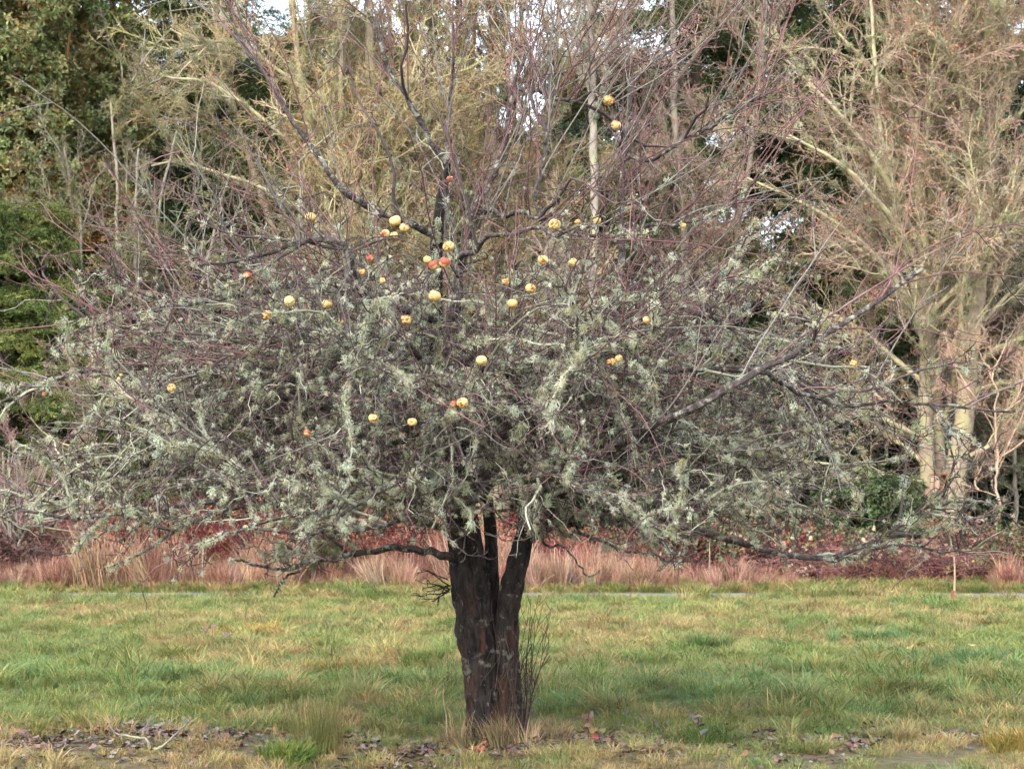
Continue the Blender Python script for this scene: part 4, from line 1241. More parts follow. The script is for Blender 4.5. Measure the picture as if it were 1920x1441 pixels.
bare_tree('willow_bush', 'grey mossy thicket of bare stems right of the three pale trunks', 'shrub', 36,
          [([(1900, 1035, 0), (1905, 850, 0), (1890, 680, 0), (1880, 520, 0)], 10, 4), ([(1920, 1035, .3), (1950, 840, .3), (1980, 650, .3)], 10, 4),
           ([(1880, 1035, .5), (1850, 900, .5), (1840, 780, .5), (1860, 660, .5)], 9, 4)],
          n_l1=14, l1=(0.7, 1.7), up=0.4, n_l2=4, spray_per=(4, 3), bark=M_GREYBARK, moss=22, moss_t=[(0.30, 0.31, 0.20), (0.25, 0.27, 0.17)], tint=[(0.26, 0.23, 0.17), (0.23, 0.22, 0.14)], rust=0.08, zlo=0.3)


def conifer(label, px, d, height, w, limb, n_limb, tint, droop=0.05, zlo=0.3, per=16, base_py=None, sscale=(0.8, 1.4), name='fir_tree', up=0.1, group=None, bark=None, taper=0.8):
    bx = (px - 960) * d / D0 / PPM
    root = empty(name, (bx, d, 0), label, 'tree', group)
    tr = smooth_line(np.array([[bx, d, -0.1], [bx + rng.normal() * .05, d, height * .35], [bx + rng.normal() * .1, d, height * .7], [bx, d, height]]), 30, 0.01)
    g = Geo(); tubes(tr[None], np.linspace(W(w, d) / 2 * 1.1, 0.02, 30)[None], 12, None, g, 0.03)
    obj('trunk', g.mesh('trunk', True), bark or M_FIRBARK, root)
    z = np.sort(rng.uniform(zlo, height * 0.98, n_limb))
    fr = 1 - z / height
    a = rng.uniform(0, 6.283, n_limb)
    ln = limb * (0.12 + 0.88 * fr ** taper) * rng.uniform(0.75, 1.15, n_limb)
    st = np.stack([np.interp(z, tr[:, 2], tr[:, 0]), np.full(n_limb, d), z], 1)
    dd = np.stack([np.cos(a), np.sin(a), up + 0.35 * (1 - fr)], 1)
    Lb = walk(st, dd, ln, 9, 0.06, (0, 0, -droop))
    g = Geo(); tubes(Lb, np.linspace(1, 0.2, 9)[None] * (0.012 + 0.008 * ln[:, None]), 5, None, g)
    lm = obj('limbs', g.mesh('limbs', True), bark or M_FIRBARK, root); lm['kind'] = 'stuff'
    b, tn, t, par = pick(Lb, per, 0.18, 1.0)
    # flat sprays to either side, hanging a little
    sidev = nrm(np.cross(tn, np.array([0, 0, 1.0])))
    sg = np.where(rng.random(len(b)) < .5, 1.0, -1.0)[:, None]
    dv = nrm(tn * 0.8 + sidev * sg * rng.uniform(0.1, 1.0, (len(b), 1)) + np.array([0, 0, -0.15 - 2 * droop]) + rng.normal(size=b.shape) * 0.12)
    # roll so that the spray's flat side faces up
    N = len(b)
    Yax = nrm(np.array([0, 0, 1.0]) - dv * dv[:, 2:3] + rng.normal(size=dv.shape) * 0.35)
    Xax = nrm(np.cross(Yax, dv)); Yax = np.cross(dv, Xax)
    rot = np.stack([np.arctan2(Yax[:, 2], dv[:, 2]), -np.arcsin(np.clip(Xax[:, 2], -1, 1)), np.arctan2(Xax[:, 1], Xax[:, 0])], 1)
    scatter('crown', 'needle', b, rot, rng.uniform(*sscale, N), tints(N, tint, 0.2), root)
    return root


FG = [(0.105, 0.14, 0.06), (0.08, 0.12, 0.062), (0.15, 0.165, 0.068)]       # olive fir green
BG = [(0.065, 0.10, 0.07), (0.052, 0.085, 0.062), (0.09, 0.115, 0.065)]      # dark blue green
YG = [(0.115, 0.15, 0.045), (0.08, 0.115, 0.038), (0.155, 0.18, 0.055)]         # yellow green cedar
conifer('tall Douglas type fir with a thick mossy trunk behind the hazel stems', 240, 40, 17, 46, 4.4, 105, FG, 0.05, 2.2, 24, sscale=(1.2, 2.0))
conifer('tall fir with a tan trunk right of the apple crown', 1312, 42, 18, 28, 4.0, 125, FG, 0.06, 1.5, 22, sscale=(1.2, 2.0))
conifer('young yellow green cedar with drooping sprays at the left edge of the wood', 25, 29.5, 5.0, 20, 2.3, 130, YG, 0.07, 0.3, 26, name='cedar_tree', sscale=(0.55, 0.95))
conifer('low young cedar beside the taller yellow green cedar', 140, 31, 3.9, 14, 1.9, 110, YG, 0.07, 0.3, 24, name='cedar_tree', sscale=(0.55, 0.95))
conifer('dark young cedar in the shade behind the hazel stems', 215, 36, 5.6, 14, 2.4, 110, FG, 0.06, 0.3, 24, name='cedar_tree')
conifer('green cedar showing between the pale tree and the apple crown', 1640, 39, 8.5, 16, 2.6, 130, FG, 0.06, 0.3, 24, name='cedar_tree')
conifer('low dark cedar behind the brambles', 1480, 40, 4.6, 14, 2.6, 110, BG, 0.06, 0.2, 24, name='cedar_tree')
back = [(-120, 48, 16), (60, 52, 15), (330, 50, 11.5), (470, 54, 11), (600, 50, 11.5), (760, 55, 11.5), (880, 50, 9), (1010, 53, 9.5), (1170, 52, 11), (1420, 50, 17), (1540, 54, 16), (1680, 52, 14), (1800, 56, 12), (1960, 50, 13), (2100, 54, 16)]
BLAB = ['dark far fir behind the cedars at the edge', 'dark far fir behind the madrone', 'dark far fir between the hazel stems and the fanning maple', 'dark far fir behind the outermost stem of the fanning maple', 'dark far fir behind the fanning maple stems', 'dark far fir between the two mossy maples', 'low dark far fir behind the straight tan maple', 'low dark far fir between the tan maple and the alder pole', 'dark far fir behind the slender alder pole', 'tall dark far fir next to the tan trunked fir', 'dark far fir between the tan trunked fir and the pale tree', 'dark far fir beside the three pale trunks, towards the apple tree', 'dark far fir behind the three pale trunks', 'dark far fir behind the grey willow thicket', 'dark far fir beyond the grey willow thicket']
for bi_, (px, d, h) in enumerate(back):
    conifer(BLAB[bi_], px, d, h, 26, 3.2, 84, BG if rng.random() < .6 else FG, 0.05, 0.4, 16, group='far row of firs', sscale=(1.7, 2.8))


def leafy_bush(name, label, px, d, rx, ry, z0, z1, N, tint, bark=None, cat='shrub', trunks=(), group=None, sscale=(0.8, 1.3), shell=0.5, lumps=7):
    bx = (px - 960) * d / D0 / PPM
    root = empty(name, (bx, d, 0), label, cat, group)
    c = np.array([bx, d, 0])
    tips = []
    # clumps inside the crown
    cz = rng.uniform(z0 + 0.1 * (z1 - z0), z1 * 0.96, lumps)
    ff = np.sqrt(np.clip(1 - ((cz - (z0 + z1) / 2) / ((z1 - z0) / 2 + .01)) ** 2, 0.1, 1))
    ca = rng.uniform(0, 6.28, lumps); cr_ = np.sqrt(rng.uniform(0, 1, lumps)) * 0.8
    cl_ = np.stack([bx + np.cos(ca) * cr_ * rx * ff, d + np.sin(ca) * cr_ * ry * ff, cz], 1)
    srt = np.array([bx, d, -0.05])
    if trunks:
        TP = []
        for pts, w0, w1 in trunks:
            a = np.array([PX(q[0], q[1], d + q[2]) for q in pts]); a[0, 2] = min(a[0, 2], -.05)
            L = smooth_line(a, 20, 0.02); TP.append(L)
            g = Geo(); tubes(L[None], np.linspace(W(w0, d), W(w1, d), 20)[None] / 2, 10, None, g, 0.04)
            obj('trunk', g.mesh('trunk', True), bark, root)
        nod = np.concatenate(TP)[4:]
    else:
        nod = np.repeat(srt[None], 3, 0) + rng.normal(size=(3, 3)) * [.2, .2, 0]
    g = Geo()
    for q in cl_:
        s = nod[np.argmin(np.linalg.norm(nod - q + [0, 0, 0.8], axis=1))]
        md = (s + q) / 2 + rng.normal(size=3) * 0.15
        tubes(smooth_line(np.array([s, md, q]), 10, 0.02)[None], np.linspace(0.035, 0.008, 10)[None], 5, None, g, 0.05)
    lm = obj('stems', g.mesh('stems', True), bark or M_FIRBARK, root); lm['kind'] = 'stuff'
    i = rng.integers(0, lumps, N)
    u = nrm(rng.normal(size=(N, 3))) * (rng.uniform(shell, 1, (N, 1)))
    sz = np.array([rx, ry, (z1 - z0) / 2]) * rng.uniform(0.28, 0.5, (lumps, 1))
    P = cl_[i] + u * sz[i]
    P[:, 2] = np.maximum(P[:, 2], 0.05)
    dv = nrm(u + np.array([0, 0, 0.35]) + rng.normal(size=(N, 3)) * 0.3)
    fo = scatter('foliage', 'leafy', P, mat_euler(dv, rng.uniform(0, 6.28, N)), rng.uniform(*sscale, N), tints(N, tint, 0.2), root)
    return root


leafy_bush('madrone_tree', 'olive leaved madrone with orange brown limbs at the left edge', 40, 34, 2.1, 2.0, 4.4, 10.5, 3000,
           [(0.23, 0.26, 0.10), (0.18, 0.22, 0.08), (0.33, 0.33, 0.15), (0.27, 0.23, 0.10), (0.20, 0.24, 0.09)], M_MADRONE, 'tree',
           trunks=[([(60, 1040, 0), (52, 800, 0), (45, 560, 0), (42, 400, 0), (45, 250, 0), (60, 100, 0), (70, -80, 0)], 22, 8),
                   ([(43, 420, 0), (20, 300, -.3), (5, 180, -.5), (-10, 60, -.6)], 11, 5), ([(45, 330, 0), (80, 240, -.4), (110, 150, -.7), (130, 60, -.8)], 11, 4)], lumps=30, shell=0.75)
leafy_bush('madrone_tree', 'smaller madrone with drooping orange twigs below the taller one', 90, 33, 1.3, 1.3, 3.0, 5.4, 700,
           [(0.16, 0.18, 0.065), (0.20, 0.19, 0.075), (0.25, 0.16, 0.065)], M_MADRONE, 'tree',
           trunks=[([(110, 1040, 0), (105, 800, 0), (95, 600, 0), (75, 450, 0)], 12, 6)], lumps=12)
DG = [(0.05, 0.08, 0.034), (0.07, 0.10, 0.04), (0.04, 0.065, 0.034)]
SLAB = ['behind the yellow green cedar', 'behind the low young cedar', 'behind the hazel stems', 'behind the bracken beside the fanning maple', 'behind the foot of the fanning maple', 'between the feet of the two mossy maples', 'behind the tan maple foot', 'behind the alder pole foot', 'behind the thin alder', 'low down behind the leafy brambles', 'behind the fresh ferns', 'just behind the three pale trunks', 'behind the grey willow thicket', 'beyond the grey willow thicket']
for si_, (px, d, rx, z1, NN) in enumerate([(-60, 38, 2.0, 3.2, 500), (150, 41, 2.2, 3.0, 500), (350, 39, 2.0, 3.4, 520), (520, 41, 2.2, 4.2, 620), (680, 40, 2.0, 4.6, 620), (850, 41, 2.2, 4.4, 620), (1010, 40, 2.0, 4.0, 560),
                      (1170, 39, 2.1, 3.6, 560), (1320, 37.5, 2.0, 3.2, 560), (1450, 36.5, 1.8, 2.3, 480), (1590, 37, 1.8, 2.4, 480), (1700, 38.5, 1.8, 3.0, 480), (1860, 39, 2.0, 3.2, 520), (2020, 39, 2.0, 3.0, 420)]):
    leafy_bush('evergreen_shrub', 'dark evergreen shrub ' + SLAB[si_], px, d, rx, 1.4, 0.1, z1, int(NN * 1.5), DG, group='evergreen shrubs in the undergrowth', sscale=(1.2, 2.0), lumps=12)
leafy_bush('fern_bush', 'fresh green fern and leaf clump under the pale trunks', 1590, 33.0, 0.9, 0.7, 0.05, 1.15, 300, [(0.075, 0.115, 0.045), (0.10, 0.13, 0.055)], sscale=(0.7, 1.1), lumps=6)
leafy_bush('broom_bush', 'small dark green broom bush standing in the dry grass', 612, 25.7, 0.16, 0.15, 0.05, 0.5, 70, [(0.06, 0.085, 0.03)], sscale=(0.3, 0.5), lumps=4)


# ---------------------------------------------------------------- brambles
def bramble(label, x0, x1, y0, y1, hfun, n_cane, cane_c, n_leaf, leaf_t, name='bramble_thicket', lmin=0.9, lmax=2.0):
    root = empty(name, ((x0 + x1) / 2, (y0 + y1) / 2, 0), label, 'bramble')
    st = np.stack([rng.uniform(x0, x1, n_cane), rng.uniform(y0, y1, n_cane), np.zeros(n_cane)], 1)
    hmax = hfun(st[:, 0])
    a = rng.uniform(0, 6.283, n_cane)
    ln = rng.uniform(lmin, lmax, n_cane)
    n_ = 12
    tt = np.linspace(0, 1, n_)[None]
    reach = ln * rng.uniform(0.45, 0.9, n_cane)
    hh_ = hmax * rng.uniform(0.35, 1.05, n_cane)
    P = np.zeros((n_cane, n_, 3))
    cv = rng.normal(size=n_cane) * 0.6
    P[:, :, 0] = st[:, :1] + reach[:, None] * np.cos(a[:, None] + cv[:, None] * tt) * tt
    P[:, :, 1] = st[:, 1:2] + 0.6 * reach[:, None] * np.sin(a[:, None] + cv[:, None] * tt) * tt
    pk = rng.uniform(0.45, 0.8, n_cane)[:, None]
    P[:, :, 2] = hh_[:, None] * np.clip(1 - ((tt - pk) / np.where(tt < pk, pk, 1.35 * (1 - pk) + .3)) ** 2, 0.0, 1)
    P[:, 1:] += rng.normal(size=(n_cane, n_ - 1, 3)) * 0.02
    g = Geo()
    cc = np.asarray(cane_c)[rng.integers(0, len(cane_c), n_cane)][:, None, :] * rng.uniform(0.6, 1.4, (n_cane, 1, 1))
    tubes(P, np.linspace(0.007, 0.003, n_)[None].repeat(n_cane, 0), 4, cc, g)
    b, tn, t, par = pick(P, 4, .3, 1)
    tubes(walk(b, off_axis(tn, .9), rng.uniform(.1, .35, len(b)), 5, .15), np.linspace(0.004, 0.002, 5)[None].repeat(len(b), 0), 3, cc[par], g)
    ca = obj('canes', g.mesh('canes'), M_CANE, root); ca['kind'] = 'stuff'
    if n_leaf:
        b, tn, t, par = pick(P, max(1, n_leaf // n_cane + 1), .25, 1)
        s = rng.permutation(len(b))[:n_leaf]; b = b[s]
        scatter('leaves', 'bramble', b, np.stack([rng.normal(size=len(b)) * .4, rng.normal(size=len(b)) * .4, rng.uniform(0, 6.28, len(b))], 1), rng.uniform(.6, 1.2, len(b)),
                tints(len(b), leaf_t, 0.2), root)
    return root


def xat(px, d): return (px - 960) * d / D0 / PPM
d = 27.0
bramble('heap of bare purplish red bramble canes below the three pale trunks', xat(1530, d), xat(1850, d), 26.0, 27.6,
        lambda x: np.interp(x, [xat(1500, d), xat(1580, d), xat(1700, d), xat(1790, d), xat(1860, d)], [0.18, 0.36, 0.44, 0.38, 0.25]), 420,
        [(0.20, 0.085, 0.085), (0.25, 0.12, 0.105), (0.13, 0.06, 0.06)], 90, [(0.18, 0.12, 0.05), (0.08, 0.11, 0.04), (0.32, 0.22, 0.15)], name='bramble_heap')
bramble('leafy bramble thicket with red and green leaves behind the path', xat(1130, 28), xat(1560, 28), 27.0, 29.5,
        lambda x: np.interp(x, [xat(1100, 28), xat(1250, 28), xat(1400, 28), xat(1560, 28)], [0.5, 0.58, 0.6, 0.5]), 170,
        [(0.18, 0.06, 0.06), (0.24, 0.10, 0.08)], 750, [(0.085, 0.11, 0.045), (0.20, 0.06, 0.05), (0.12, 0.05, 0.05), (0.10, 0.12, 0.055), (0.30, 0.24, 0.15), (0.22, 0.10, 0.06), (0.09, 0.115, 0.05)])
bramble('dark red bramble mass behind the bracken left of the trunk', xat(330, 29), xat(860, 29), 28.5, 30.5,
        lambda x: 0 * x + 0.62, 170, [(0.18, 0.05, 0.05), (0.24, 0.08, 0.06)], 650, [(0.19, 0.06, 0.055), (0.13, 0.05, 0.045), (0.09, 0.10, 0.05), (0.22, 0.10, 0.065)])
bramble('brown purple bramble tangle under the pinkish bare shrub', xat(-60, 26.4), xat(75, 26.4), 25.7, 27.0,
        lambda x: 0 * x + 0.55, 130, [(0.13, 0.075, 0.075), (0.18, 0.09, 0.085)], 60, [(0.14, 0.08, 0.06)], lmin=0.5, lmax=1.0)
bramble('low bramble scrub with straw beneath the grey thicket', xat(1850, 28), xat(2000, 28), 26.5, 29.0,
        lambda x: 0 * x + 0.7, 90, [(0.2, 0.1, 0.09), (0.25, 0.16, 0.12)], 200, [(0.16, 0.13, 0.06), (0.08, 0.1, 0.04), (0.25, 0.12, 0.08)])

# ---------------------------------------------------------------- nest box on the pale trunk
def box(cx, cy, cz, sx, sy, sz, bev=0.004):
    import bmesh
    bm = bmesh.new(); bmesh.ops.create_cube(bm, size=1.0)
    for v in bm.verts: v.co = (cx + v.co.x * sx, cy + v.co.y * sy, cz + v.co.z * sz)
    bmesh.ops.bevel(bm, geom=list(bm.edges), offset=bev, segments=1, affect='EDGES')
    me = bpy.data.meshes.new('panel'); bm.to_mesh(me); bm.free()
    return me

nb = PX(1760, 905, 33.62)
nest = empty('nest_box', tuple(nb), 'small open fronted wooden nest box fixed to the pale mossy trunk', 'nest box')
nest.rotation_euler = (0, 0, R(40))
def npart(name, args, mat):
    o_ = bpy.data.objects.new(name, box(*args)); COL.objects.link(o_); o_.data.materials.append(mat); o_.parent = nest
    return o_
npart('side_panel', (-0.085, 0, 0, 0.018, 0.17, 0.24), M_WOOD)
npart('side_panel', (0.085, 0, 0, 0.018, 0.17, 0.24), M_REDWOOD)
npart('back_panel', (0, 0.078, 0, 0.150, 0.016, 0.24), M_REDWOOD)
npart('floor_panel', (0, -0.005, -0.108, 0.150, 0.145, 0.018), M_WOOD)
rf = npart('roof', (0, -0.012, 0.130, 0.215, 0.215, 0.018), M_REDWOOD)
npart('front_board', (0, -0.075, -0.072, 0.150, 0.014, 0.05), M_REDWOOD)

# ---------------------------------------------------------------- stakes, stalks
def stick_thing(name, label, cat, rows, mats, d, names, group=None):
    base = PX(rows[0][0][0][0], rows[0][0][0][1], d)
    root = empty(name, (base[0], d, 0), label, cat, group)
    for (pts, w0, w1), mt, nm in zip(rows, mats, names):
        a = np.array([PX(q[0], q[1], d) for q in pts]); 
        if len(a) == 2: a = np.array([a[0], (a[0] + a[1]) / 2, a[1]])
        g = Geo(); L = smooth_line(a, 10, 0.003)
        tubes(L[None], np.linspace(W(w0, d), W(w1, d), 10)[None] / 2, 6, None, g, 0.08)
        obj(nm, g.mesh(nm, True), mt, root)
    return root
stick_thing('wooden_stake', 'broken reddish stake with a pale cane above it at the path edge', 'stake',
            [([(1787, 1140), (1787, 1120), (1788, 1106)], 9, 7), ([(1790, 1114), (1790, 1078), (1789, 1042)], 4.5, 3)], [M_REDWOOD, M_WOOD], 23.1, ['post', 'cane'])
stick_thing('reed_stalk', 'single pale upright reed stalk in the dry grass left of the trunk', 'stalk', [([(785, 1112), (785, 1090), (786, 1068)], 3.0, 2.0)], [M_WOOD], 25.3, ['stem'])
stick_thing('dead_stalk', 'upright brown dead stalk rising from a straw tussock', 'stalk', [([(462, 1200), (461, 1170), (461, 1140)], 2.6, 1.6)], [M_FIRBARK], 18.9, ['stem'])
stick_thing('dead_stalk', 'slanting brown dead stalk beside an upright one', 'stalk', [([(500, 1198), (493, 1170), (486, 1148)], 2.6, 1.6)], [M_FIRBARK], 18.9, ['stem'])
stick_thing('dead_stalk', 'very thin pale stalk standing in the grass left of the trunk foot', 'stalk', [([(838, 1392), (834, 1340), (830, 1290)], 2.0, 1.2)], [M_WOOD], 11.9, ['stem'])

# tall reeds scattered in the dry grass
for i, px in enumerate([1095, 1102, 1108, 1122, 1150, 1166, 1186, 1230, 1246, 1262, 1325]):
    dd_ = rng.uniform(25.4, 26.0)
    stick_thing('straw_stalk', 'tall pale straw stalk standing above the dry grass', 'stalk', [([(px, 1108), (px + rng.normal() * 3, 1070), (px + rng.normal() * 8, 1108 - rng.uniform(50, 100))], 2.4, 1.4)], [M_WOOD], dd_, ['stem'], 'tall straw stalks in the dry grass')

# ---------------------------------------------------------------- tussocks, sprigs, fallen branch, leaves
def tussock(name, label, px, d, N, s, tint, lib='grass', idx=None, spread=0.10, cat='grass'):
    x = xat(px, d) + rng.normal(size=N) * spread; y = d + rng.normal(size=N) * spread
    o_ = scatter(name, lib, np.stack([x, y, gz(x, y) - .01], 1), np.stack([rng.normal(size=N) * .15, rng.normal(size=N) * .15, rng.uniform(0, 6.28, N)], 1),
                 np.stack([rng.uniform(.8, 1.2, N) * s[0], rng.uniform(.8, 1.2, N) * s[0], rng.uniform(.7, 1.3, N) * s[1]], 1), tints(N, tint), idx=idx(N) if idx else None)
    return tag(o_, label, cat)
big_i = lambda N: rng.integers(7, 10, N)
tussock('rush_clump', 'tall thin green rushes standing among dead leaves', 600, 11.55, 5, (0.26, 0.5), [(0.16, 0.15, 0.06), (0.12, 0.14, 0.05)], 'dry', spread=0.06)
tussock('grass_tussock', 'bright green arching tussock at the foot of the rushes', 535, 11.35, 14, (0.9, 0.8), [(0.10, 0.17, 0.05), (0.14, 0.18, 0.06)], idx=big_i, spread=0.09)
tussock('grass_tussock', 'straw brown tussock under the two dead stalks', 490, 18.7, 14, (1.2, 0.9), [(0.32, 0.21, 0.10), (0.26, 0.2, 0.09)], idx=big_i, spread=0.16)
for px, py, N, s, c in [(1310, 1395, 14, .9, [(0.09, 0.13, 0.05)]), (150, 1265, 10, 1.1, [(0.17, 0.19, 0.07)]), (470, 1320, 10, .8, [(0.08, 0.12, 0.05)]), (1640, 1200, 16, 1.1, [(0.10, 0.20, 0.10)]), (1790, 1250, 14, 1.1, [(0.10, 0.17, 0.09)]),
                        (1320, 1225, 12, 1.0, [(0.08, 0.13, 0.05)]), (1235, 1280, 10, 1.0, [(0.11, 0.17, 0.09)]), (1690, 1310, 14, 1.1, [(0.12, 0.13, 0.05)]), (1860, 1280, 12, 1.0, [(0.18, 0.16, 0.06)]), (640, 1255, 12, 1.1, [(0.2, 0.17, 0.07)]),
                        (805, 1245, 14, 1.1, [(0.12, 0.17, 0.06)]), (330, 1240, 10, 1.0, [(0.15, 0.16, 0.06)]), (1500, 1330, 10, 1.0, [(0.13, 0.16, 0.075)]), (1880, 1400, 10, .9, [(0.24, 0.2, 0.07)]), (90, 1380, 10, .8, [(0.17, 0.18, 0.07)])]:
    d = (EYE * PPM) * D0 / (py - HOR)
    t_ = tussock('grass_tussock', 'shaggy darker grass tussock standing up from the meadow', px, d, N, (s, s * .95), c, idx=big_i, spread=0.12)
    t_['group'] = 'grass tussocks in the meadow'


def sprig(label, px, py, d, h, leaves, cols, seed):
    r_ = np.random.default_rng(seed)
    base = np.array([xat(px, d), d, float(gz(xat(px, d), d))])
    root = empty('bramble_sprig', tuple(base), label, 'plant')
    g = Geo(); st = walk(base[None], np.array([[r_.normal() * .2, 0, 1.0]]), np.array([h]), 9, 0.1, (0, 0, 0), r_)
    tubes(st, np.linspace(0.003, 0.0018, 9)[None], 5, np.array([0.10, 0.045, 0.04]), g)
    obj('stem', g.mesh('stem', True), M_CANE, root)
    b, tn, t, _ = pick(st, leaves, .45, 1.0, r_)
    for i in range(leaves):
        dv = nrm(np.array([r_.normal(), r_.normal() * .6 - .3, r_.normal() * .4]))
        sv = nrm(np.cross(dv, np.array([0, -.6, .8])))
        L = r_.uniform(.035, .06); wd = L * .8
        k_ = 9; V = [b[i]]
        for j in range(k_):
            f_ = (j / (k_ - 1)); an = -math.pi / 2 * 1.2 + math.pi * 1.2 * f_
            V.append(b[i] + dv * (L * (0.55 + 0.5 * math.cos(an))) + sv * (wd * .55 * math.sin(an)) + np.array([0, 0, -.01 * abs(math.sin(an))]))
        g = Geo(); g.add(np.array(V), None, [(0, j + 1, j + 2) for j in range(k_ - 1)], np.array(cols[i % len(cols)]))
        obj('leaf', g.mesh('leaf'), M_DEADLEAF, root)
sprig('bramble sprig with dusky round grey green leaves in a tussock', 1318, 1390, 11.7, 0.20, 9, [(0.10, 0.12, 0.10), (0.14, 0.13, 0.09), (0.07, 0.07, 0.07), (0.24, 0.13, 0.09)], 5)
sprig('small plant with dark purple leaves right of the trunk', 1104, 1392, 11.8, 0.16, 7, [(0.10, 0.045, 0.04), (0.07, 0.035, 0.03), (0.20, 0.10, 0.03)], 9)
sprig('low seedling with a crimson and green leaf right of the trunk', 1128, 1400, 11.6, 0.09, 5, [(0.26, 0.045, 0.05), (0.17, 0.12, 0.04), (0.10, 0.13, 0.04)], 15)
sprig('low seedling with bright red leaves at the foot of the trunk', 897, 1420, 11.35, 0.08, 5, [(0.36, 0.05, 0.05), (0.25, 0.05, 0.04), (0.10, 0.12, 0.05)], 21)
sprig('leafless brown sprig standing by a straw tussock', 385, 1215, 17.9, 0.16, 3, [(0.12, 0.08, 0.06)], 31)
sprig('short dark sprig with curled leaves in the mown grass', 432, 1215, 17.7, 0.13, 4, [(0.10, 0.07, 0.05)], 33)

# fallen lichened branch, bottom left
fb = empty('fallen_branch', (xat(280, 11.5), 11.5, 0), 'fallen lichen crusted branch with upturned prongs on the dead leaves', 'branch')
FBR = [([(268, 1432, 0), (279, 1415, 0), (282, 1400, 0), (272, 1385, 0), (262, 1383, .02), (240, 1380, .05), (218, 1375, .1), (205, 1360, .1), (210, 1345, .12), (209, 1336, .12)], 6, 2.5),
       ([(279, 1416, 0), (300, 1400, -.05), (320, 1385, -.08), (338, 1365, -.1), (350, 1352, -.1), (355, 1342, -.1)], 6, 2.5),
       ([(268, 1386, .02), (270, 1370, .05), (277, 1355, .08), (285, 1340, .1)], 3, 1.5), ([(279, 1414, 0), (310, 1418, -.05), (345, 1415, -.1), (355, 1425, -.15)], 4, 2), ([(350, 1352, -.1), (346, 1346, -.1)], 3, 2)]
FP = []
for pts, w0, w1 in FBR:
    if len(pts) == 2: pts = [pts[0], tuple((np.array(pts[0]) + np.array(pts[1])) / 2), pts[1]]
    a = np.array([PX(q[0], q[1], 11.5 + q[2]) for q in pts]); a[:, 2] = np.maximum(a[:, 2], 0.015)
    L = smooth_line(a, 16, 0.003); FP.append(L)
    g = Geo(); tubes(L[None], np.linspace(W(w0, 11.5), W(w1, 11.5), 16)[None] / 2, 6, None, g, 0.1)
    obj('prong', g.mesh('prong', True), M_GREYBARK, fb)
b, tn, t, par = pick(np.array(FP), 7, 0, 1)
scatter('lichen', 'lichen', b, mat_euler(off_axis(tn, 1.3), rng.uniform(0, 6, len(b))), rng.uniform(.2, .45, len(b)), tints(len(b), [(0.40, 0.42, 0.31), (0.3, 0.31, 0.2)]), fb, idx=rng.integers(0, 6, len(b)))

# fallen leaves: curled lobed blades; a few hundred single ones and a litter of the rest
def dead_leaf(r_):
    k_ = 14; V = [np.zeros(3)]
    L = 1.0; cu = r_.uniform(.1, .5); tw_ = r_.normal() * .4
    for j in range(k_):
        an = j / k_ * 2 * math.pi
        rad = (0.42 + 0.13 * math.cos(3 * an) + 0.07 * r_.normal()) * (1.15 if abs(an - math.pi) < .6 else 1)
        x_, y_ = rad * math.cos(an), rad * .72 * math.sin(an)
        V.append(np.array([x_, y_, cu * (y_ * y_ * 1.6 + x_ * x_ * .9) + tw_ * x_ * y_ + .03 * r_.normal()]))
    return np.array(V), [(0, 1 + j, 1 + (j + 1) % k_) for j in range(k_)]
LC = [(0.04, 0.024, 0.02), (0.08, 0.043, 0.035), (0.125, 0.078, 0.066), (0.15, 0.052, 0.033), (0.19, 0.165, 0.16), (0.10, 0.066, 0.06), (0.19, 0.105, 0.055)]
lm_ = []
for i in range(14):
    V, Tt = dead_leaf(rng)
    c_ = np.array(LC[i % len(LC)]) * rng.uniform(.8, 1.2)
    lm_.append(mesh_np('fallen_leaf', V, None, Tt, np.tile(c_, (len(V), 1))))
    lm_[-1].materials.append(M_DEADLEAF)
patches = [(180, 1392, 150, 18), (60, 1400, 60, 16), (300, 1380, 70, 12), (430, 1385, 60, 10), (660, 1385, 80, 16), (760, 1415, 50, 14), (1000, 1408, 40, 10), (1210, 1395, 70, 18), (1470, 1400, 90, 20), (1600, 1385, 60, 12), (1800, 1370, 60, 12), (1040, 1385, 40, 10), (900, 1425, 50, 8)]
pw = np.array([5, 3, 3, 1.5, 3, 3, 1.5, 4, 4, 2.5, 1.5, 1, 1.]); pw /= pw.sum()
def leaf_spots(N):
    i = rng.choice(len(patches), N, p=pw)
    q = np.array(patches)[i]
    px = q[:, 0] + rng.normal(size=N) * q[:, 2] * .85; py = np.clip(q[:, 1] + rng.normal(size=N) * q[:, 3] * 1.2, 1335, 1465)
    d_ = (EYE * PPM) * D0 / (py - HOR)
    return (px - 960) * d_ / D0 / PPM, d_
x, y = leaf_spots(210)
for i in range(210):
    li_ = int(rng.integers(0, 14))
    o_ = bpy.data.objects.new('fallen_leaf', lm_[li_]); COL.objects.link(o_)
    s = rng.uniform(.04, .068)
    o_.location = (x[i], y[i], float(gz(x[i], y[i])) + .022 + rng.uniform(0, .02)); o_.scale = (s, s, s)
    o_.rotation_euler = (rng.normal() * .3, rng.normal() * .3, rng.uniform(0, 6.28))
    wh_ = 'beside the fallen branch' if x[i] < -1.45 else 'near the rushes' if x[i] < -0.75 else 'by the foot of the apple trunk' if x[i] < 0.35 else 'near the dusky bramble sprig' if x[i] < 1.3 else 'on the worn turf away from the trunk'
    cn_ = ['blackish brown', 'dark brown', 'dusky pink brown', 'rust red', 'silvery grey', 'dull purple brown', 'orange tan'][li_ % 7]
    tag(o_, 'curled %s dead leaf lying %s' % (cn_, wh_), 'leaf', '%s fallen leaves %s' % (cn_, wh_))
library('litter', [m_.copy() for m_ in lm_], M_DEADLEAF)
x, y = leaf_spots(4200)
N = len(x)
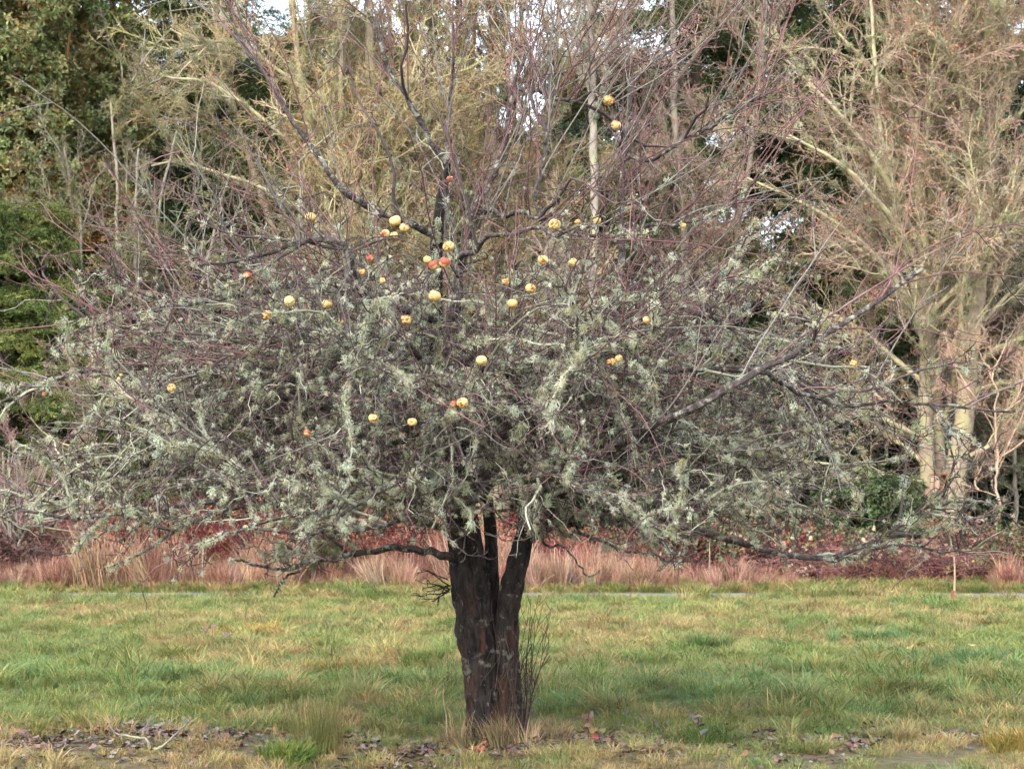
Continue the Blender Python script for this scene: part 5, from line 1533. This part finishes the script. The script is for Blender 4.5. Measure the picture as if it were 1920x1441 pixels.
lit = scatter('leaf_litter', 'litter', np.stack([x, y, gz(x, y) + .008 + rng.uniform(0, .012, N)], 1), np.stack([rng.normal(size=N) * .3, rng.normal(size=N) * .3, rng.uniform(0, 6.28, N)], 1), rng.uniform(.025, .05, N), np.ones((N, 3)))
tag(lit, 'dark broken leaf litter matted into the worn ground under the crown', 'leaf litter')
for i, (px, py) in enumerate([(1476, 1208), (1708, 1228), (1728, 1222), (1822, 1228), (1565, 1110)]):
    d_ = EYE * PPM * D0 / (py - HOR) if py > 1150 else 25.0
    V, Tt = dead_leaf(rng); 
    o_ = obj('fallen_leaf', mesh_np('fallen_leaf', V * [.08, .08, .08], None, Tt, np.tile([0.40, 0.25, 0.06], (len(V), 1))), M_DEADLEAF)
    o_.location = (xat(px, d_), d_, float(gz(xat(px, d_), d_)) + .06); o_.rotation_euler = (rng.normal() * .4 + .5, rng.normal() * .3, rng.uniform(0, 6))
    tag(o_, 'yellow maple leaf lying on the open grass', 'leaf', 'yellow leaves on the meadow')
# the meadow goes on to either side
N = 26000
y = rng.uniform(9.0, PATH0 - 0.04, N); x = rng.uniform(-10.5, 10.5, N)
edge = 2.95 * y / D0 + 0.9
k = (np.abs(x) > edge) & (np.abs(x) < edge + 2.2)
x, y = x[k], y[k]; N = len(x)
pa = np.clip(0.45 + 0.7 * patch(x, y, 0.55, 3.1) + 0.8 * patch(x, y, 2.4, 8.2), 0, 1)[:, None]
pb = np.clip(0.16 + 0.6 * patch(x, y, 0.9, 14.4) + patch(x, y, 3.4, 4.4), 0, .9)[:, None]
T = (green * (1 - pa) + yel * pa) * (1 - pb) + tan * pb
mg = scatter('meadow_grass', 'grass', np.stack([x, y, gz(x, y) - 0.006], 1), np.stack([rng.normal(size=N) * .12, rng.normal(size=N) * .12, rng.uniform(0, 6.28, N)], 1),
             rng.uniform(0.5, 1.3, N), np.clip(T * 1.06 * (1 + rng.normal(size=(N, 1)) * 0.2), 0.01, 1), idx=rng.integers(0, 7, N))
tag(mg, 'winter grass continuing along both sides of the meadow', 'grass')
